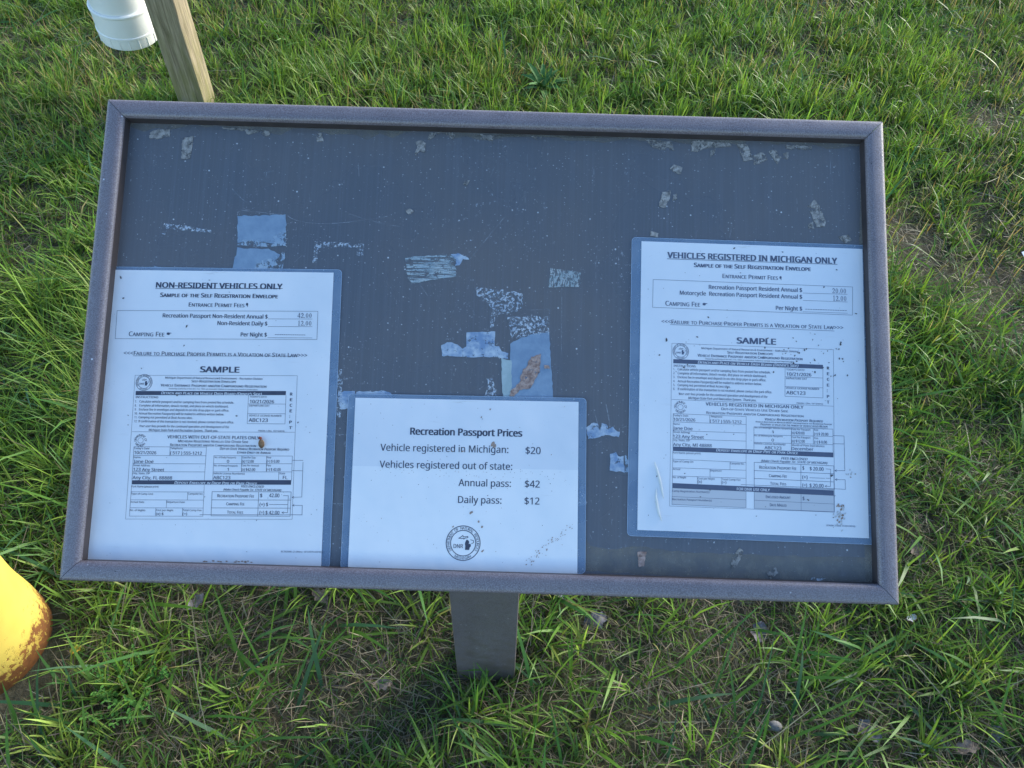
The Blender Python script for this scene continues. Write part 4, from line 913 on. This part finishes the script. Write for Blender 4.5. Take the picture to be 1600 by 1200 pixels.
# 4 broad long blades
x, y = scatter(480, True); k = (rng.random(len(x)) < np.clip(1.1-.55*np.clip((y-1.0)/1.2, 0, 1), .3, 1)*np.clip(vnoise(x, y, .22, 51)*2.4-.55, .05, 1)) & keep_out(x, y); x, y = x[k], y[k]; n = len(x)
c = pal(n, [(.070, .175, .040), (.095, .21, .035), (.125, .24, .038), (.065, .155, .065)], [3, 3, 2, 2], .15)
az = 2*np.pi*vnoise(x, y, .4, 52)*1.5+rng.normal(0, .9, n)
B.append([x, y, rng.uniform(.09, .19, n), rng.uniform(.0042, .0075, n), az, rng.uniform(.4, 1.15, n), rng.uniform(.2, 1.1, n), c*.9, c*1.08, np.full(n, .004), rng.normal(0, .45, n)])
# 5 dry upright tips in the mown part behind the board
x, y = scatter(750, True); k = (rng.random(len(x)) < np.clip((y-1.3)/.8, 0, 1)*np.clip(vnoise(x, y, .3, 43)*1.9-.5, .04, 1)) & keep_out(x, y); x, y = x[k], y[k]; n = len(x)
c = pal(n, [(.42, .32, .17), (.36, .24, .11), (.46, .40, .24)], [2, 2, 1], .2)
B.append([x, y, rng.uniform(.06, .10, n), rng.uniform(.002, .0038, n), rng.uniform(0, 6.3, n), np.abs(rng.normal(.2, .2, n)), rng.uniform(0, .6, n), c*.6+np.array([.03, .05, .01]), c, np.zeros(n), rng.normal(0, .4, n)])
# 6 long pale hay stalks lying about
x, y = scatter(60, True); k = keep_out(x, y); x, y = x[k], y[k]; n = len(x); c = pal(n, STRAW[:3], [1, 1, 2], .2)
B.append([x, y, rng.uniform(.08, .2, n), rng.uniform(.0012, .0024, n), rng.uniform(0, 6.3, n), rng.uniform(1.2, 1.5, n), rng.uniform(-.1, .3, n), c, c, rng.uniform(.015, .04, n), rng.normal(0, .3, n)])
tag(build_blades(B), 'uneven green lawn grass with straw thatch around the board', 'grass', kind='stuff')

# ------------------------------------------------------------------ plants and litter in the lawn
def leaf_mesh(mb, base, az, L, W, rise, droop, fold=.25, lobes=0, n=9, mi=0):
    d = Vector((math.cos(az), math.sin(az), 0)); s_ = Vector((-math.sin(az), math.cos(az), 0)); p = Vector(base); vs_ = []; a = rise
    for i in range(n+1):
        t = i/n; w_ = W*math.sin(math.pi*min(1, .08+t*.92))**.8*(.45+.55*t)*1.25
        if lobes: w_ *= .65+.55*abs(math.sin(lobes*math.pi*t))
        if i == n: w_ = W*.03
        vs_ += [p-s_*w_/2+Vector((0, 0, fold*w_)), p, p+s_*w_/2+Vector((0, 0, fold*w_))]
        p = p+(d*math.cos(a)+Vector((0, 0, math.sin(a))))*(L/n); a -= droop/n
    mb.add(vs_, [q for i in range(n) for q in ((3*i, 3*i+1, 3*i+4, 3*i+3), (3*i+1, 3*i+2, 3*i+5, 3*i+4))], mi)
def gpt(px, py): q = ground_at(px, py); return Vector((q[0], q[1], float(gz(q[0], q[1]))))
g = gpt(848, 142); o = empty('dandelion_plant', Matrix.Translation(g)); tag(o, 'dark green dandelion rosette in the lawn behind the top rail', 'plant')
b_ = MB()
for i in range(16): leaf_mesh(b_, (0, 0, .012), i*2.4+random.uniform(-.3, .3), random.uniform(.07, .12), random.uniform(.014, .024), random.uniform(.6, 1.05), random.uniform(.6, 1.2), .22, random.choice([0, 4, 5]))
b_.obj('leaf_rosette', m_leaf('dandelion_leaf', (.045, .12, .03), (.08, .18, .045)), o, 60)
b_ = MB(); b_.tube((0, 0, -.02), (0, 0, .02), .008, .012, 10); b_.obj('root_crown', m_plain('pale_stalk', (.2, .22, .08), .6), o)
g = gpt(205, 1085); o = empty('chickweed_plant', Matrix.Translation(g)); tag(o, 'bright green small leaved weed clump in the lower left lawn', 'plant')
b_, c_ = MB(), MB()
for i in range(42):
    r_, a_ = .065*math.sqrt(random.random()), random.uniform(0, 6.28); h_ = random.uniform(.02, .045)*(1.2-r_*6); p0 = Vector((r_*.7*math.cos(a_), r_*.7*math.sin(a_), 0)); p1 = Vector((r_*1.2*math.cos(a_), r_*1.2*math.sin(a_), h_+.015))
    c_.tube(p0, p1, .0009, .0007, 5)
    for k_ in range(7):
        p = p0.lerp(p1, .35+.65*k_/6); leaf_mesh(b_, p, random.uniform(0, 6.28), random.uniform(.005, .010), random.uniform(.0035, .0065), random.uniform(0, .5), .5, .2, 0, 4)
b_.obj('leaves', m_leaf('weed_leaf', (.05, .15, .025), (.085, .21, .035)), o, 60); c_.obj('stems', m_plain('weed_stem', (.10, .20, .05), .6), o)
LM = {'grey': m_leaf('grey_dead_leaf', (.11, .10, .105), (.24, .22, .225)), 'brown': m_leaf('brown_dead_leaf', (.14, .10, .08), (.30, .23, .18)), 'yellow': m_leaf('yellow_dead_leaf', (.52, .33, .04), (.62, .45, .08)), 'pale': m_leaf('pale_petal', (.55, .56, .60), (.7, .7, .72))}
def dead_leaf(px, py, L, W, col, az, label, lift=.03):
    lift *= .45; L *= .75; W *= .7
    g = gpt(px, py); o = empty('dead_leaf', Matrix.Translation(g+Vector((0, 0, lift))) @ Matrix.Rotation(random.uniform(-.35, .35), 4, 'X') @ Matrix.Rotation(az, 4, 'Z')); tag(o, label, 'leaf', 'dead leaves in the grass')
    mb = MB(); n, m_ = 12, 6; vs_ = []
    for i in range(n+1):
        t = i/n; w_ = W*max(.04, math.sin(math.pi*min(1, .05+t*.93)))**.6*(1+.25*math.sin(t*17+px))
        for j in range(m_+1):
            s_ = (j/m_-.5); vs_.append(((t-.5)*L, s_*w_, .12*W*math.sin(t*6+px)+.9*s_*s_*W*.5+.05*W*math.sin(j*2.1+i*1.3+py)))
    mb.add(vs_, [(i*(m_+1)+j, i*(m_+1)+j+1, (i+1)*(m_+1)+j+1, (i+1)*(m_+1)+j) for i in range(n) for j in range(m_)])
    mb.obj('leaf_blade', LM[col], o, 70); s2 = MB(); s2.tube((-.5*L, 0, .0), (-.5*L-L*.25, .01, -.004), .0012, .0008, 6); s2.obj('leaf_stalk', LM['brown'], o)
dead_leaf(928, 978, .06, .045, 'grey', .4, 'curled grey dead leaf in the grass right of the pedestal', .028)
dead_leaf(1183, 994, .055, .04, 'grey', 1.2, 'grey dead leaf under the right end of the bottom rail')
dead_leaf(1352, 1146, .055, .045, 'grey', 2.2, 'rounded grey dead leaf among broad blades at lower right', .03)
dead_leaf(1506, 1172, .06, .03, 'brown', .2, 'flat brown dead leaf at the bottom right corner of the lawn', .028)
dead_leaf(310, 946, .05, .03, 'grey', .9, 'grey dead leaf just below the bottom rail left end')
dead_leaf(502, 936, .05, .03, 'brown', 2.5, 'brown dead leaf below the rail between left and middle notices')
dead_leaf(600, 1076, .045, .03, 'brown', .1, 'small brown dead leaf in thatch left of the pedestal foot')
dead_leaf(1426, 868, .06, .04, 'brown', 1.9, 'brown dead leaf right of the board lower right corner')
dead_leaf(1548, 1152, .05, .03, 'grey', .7, 'small grey dead leaf nearest the right edge of the lawn')
dead_leaf(126, 1022, .026, .02, 'yellow', .7, 'tiny yellow fallen leaf near the yellow bollard', .045)
dead_leaf(1416, 974, .03, .018, 'pale', .5, 'small pale petal like leaf below the board lower right corner', .045)
dead_leaf(872, 934, .035, .022, 'pale', 2.4, 'pale leaf fragment under the rail right of the pedestal', .03)
g = gpt(1205, 1141); b_ = MB(); lathe(b_, [(.003, -.006), (.009, -.004), (.0115, 0), (.009, .005), (.003, .007)], 12)
st = b_.obj('pebble', m_leaf('grey_stone', (.12, .115, .11), (.22, .21, .20)), None, 60); st.location = g+Vector((0, 0, .022)); st.scale = (1.1, .8, 1); tag(st, 'small pale grey pebble in dry thatch at lower right', 'pebble')
g = gpt(1594, 410); b_ = MB(); b_.slab(rough_poly([(-.016, -.008), (.016, -.01), (.018, .006), (-.01, .009)], .003, .01), 0, .0006)
sc_ = b_.obj('paper_scrap', m_plain('white_scrap', (.75, .76, .78), .6)); sc_.location = g+Vector((0, 0, .045)); sc_.rotation_euler = (.2, -.15, .5); tag(sc_, 'white paper scrap in the grass at the far right edge', 'litter')
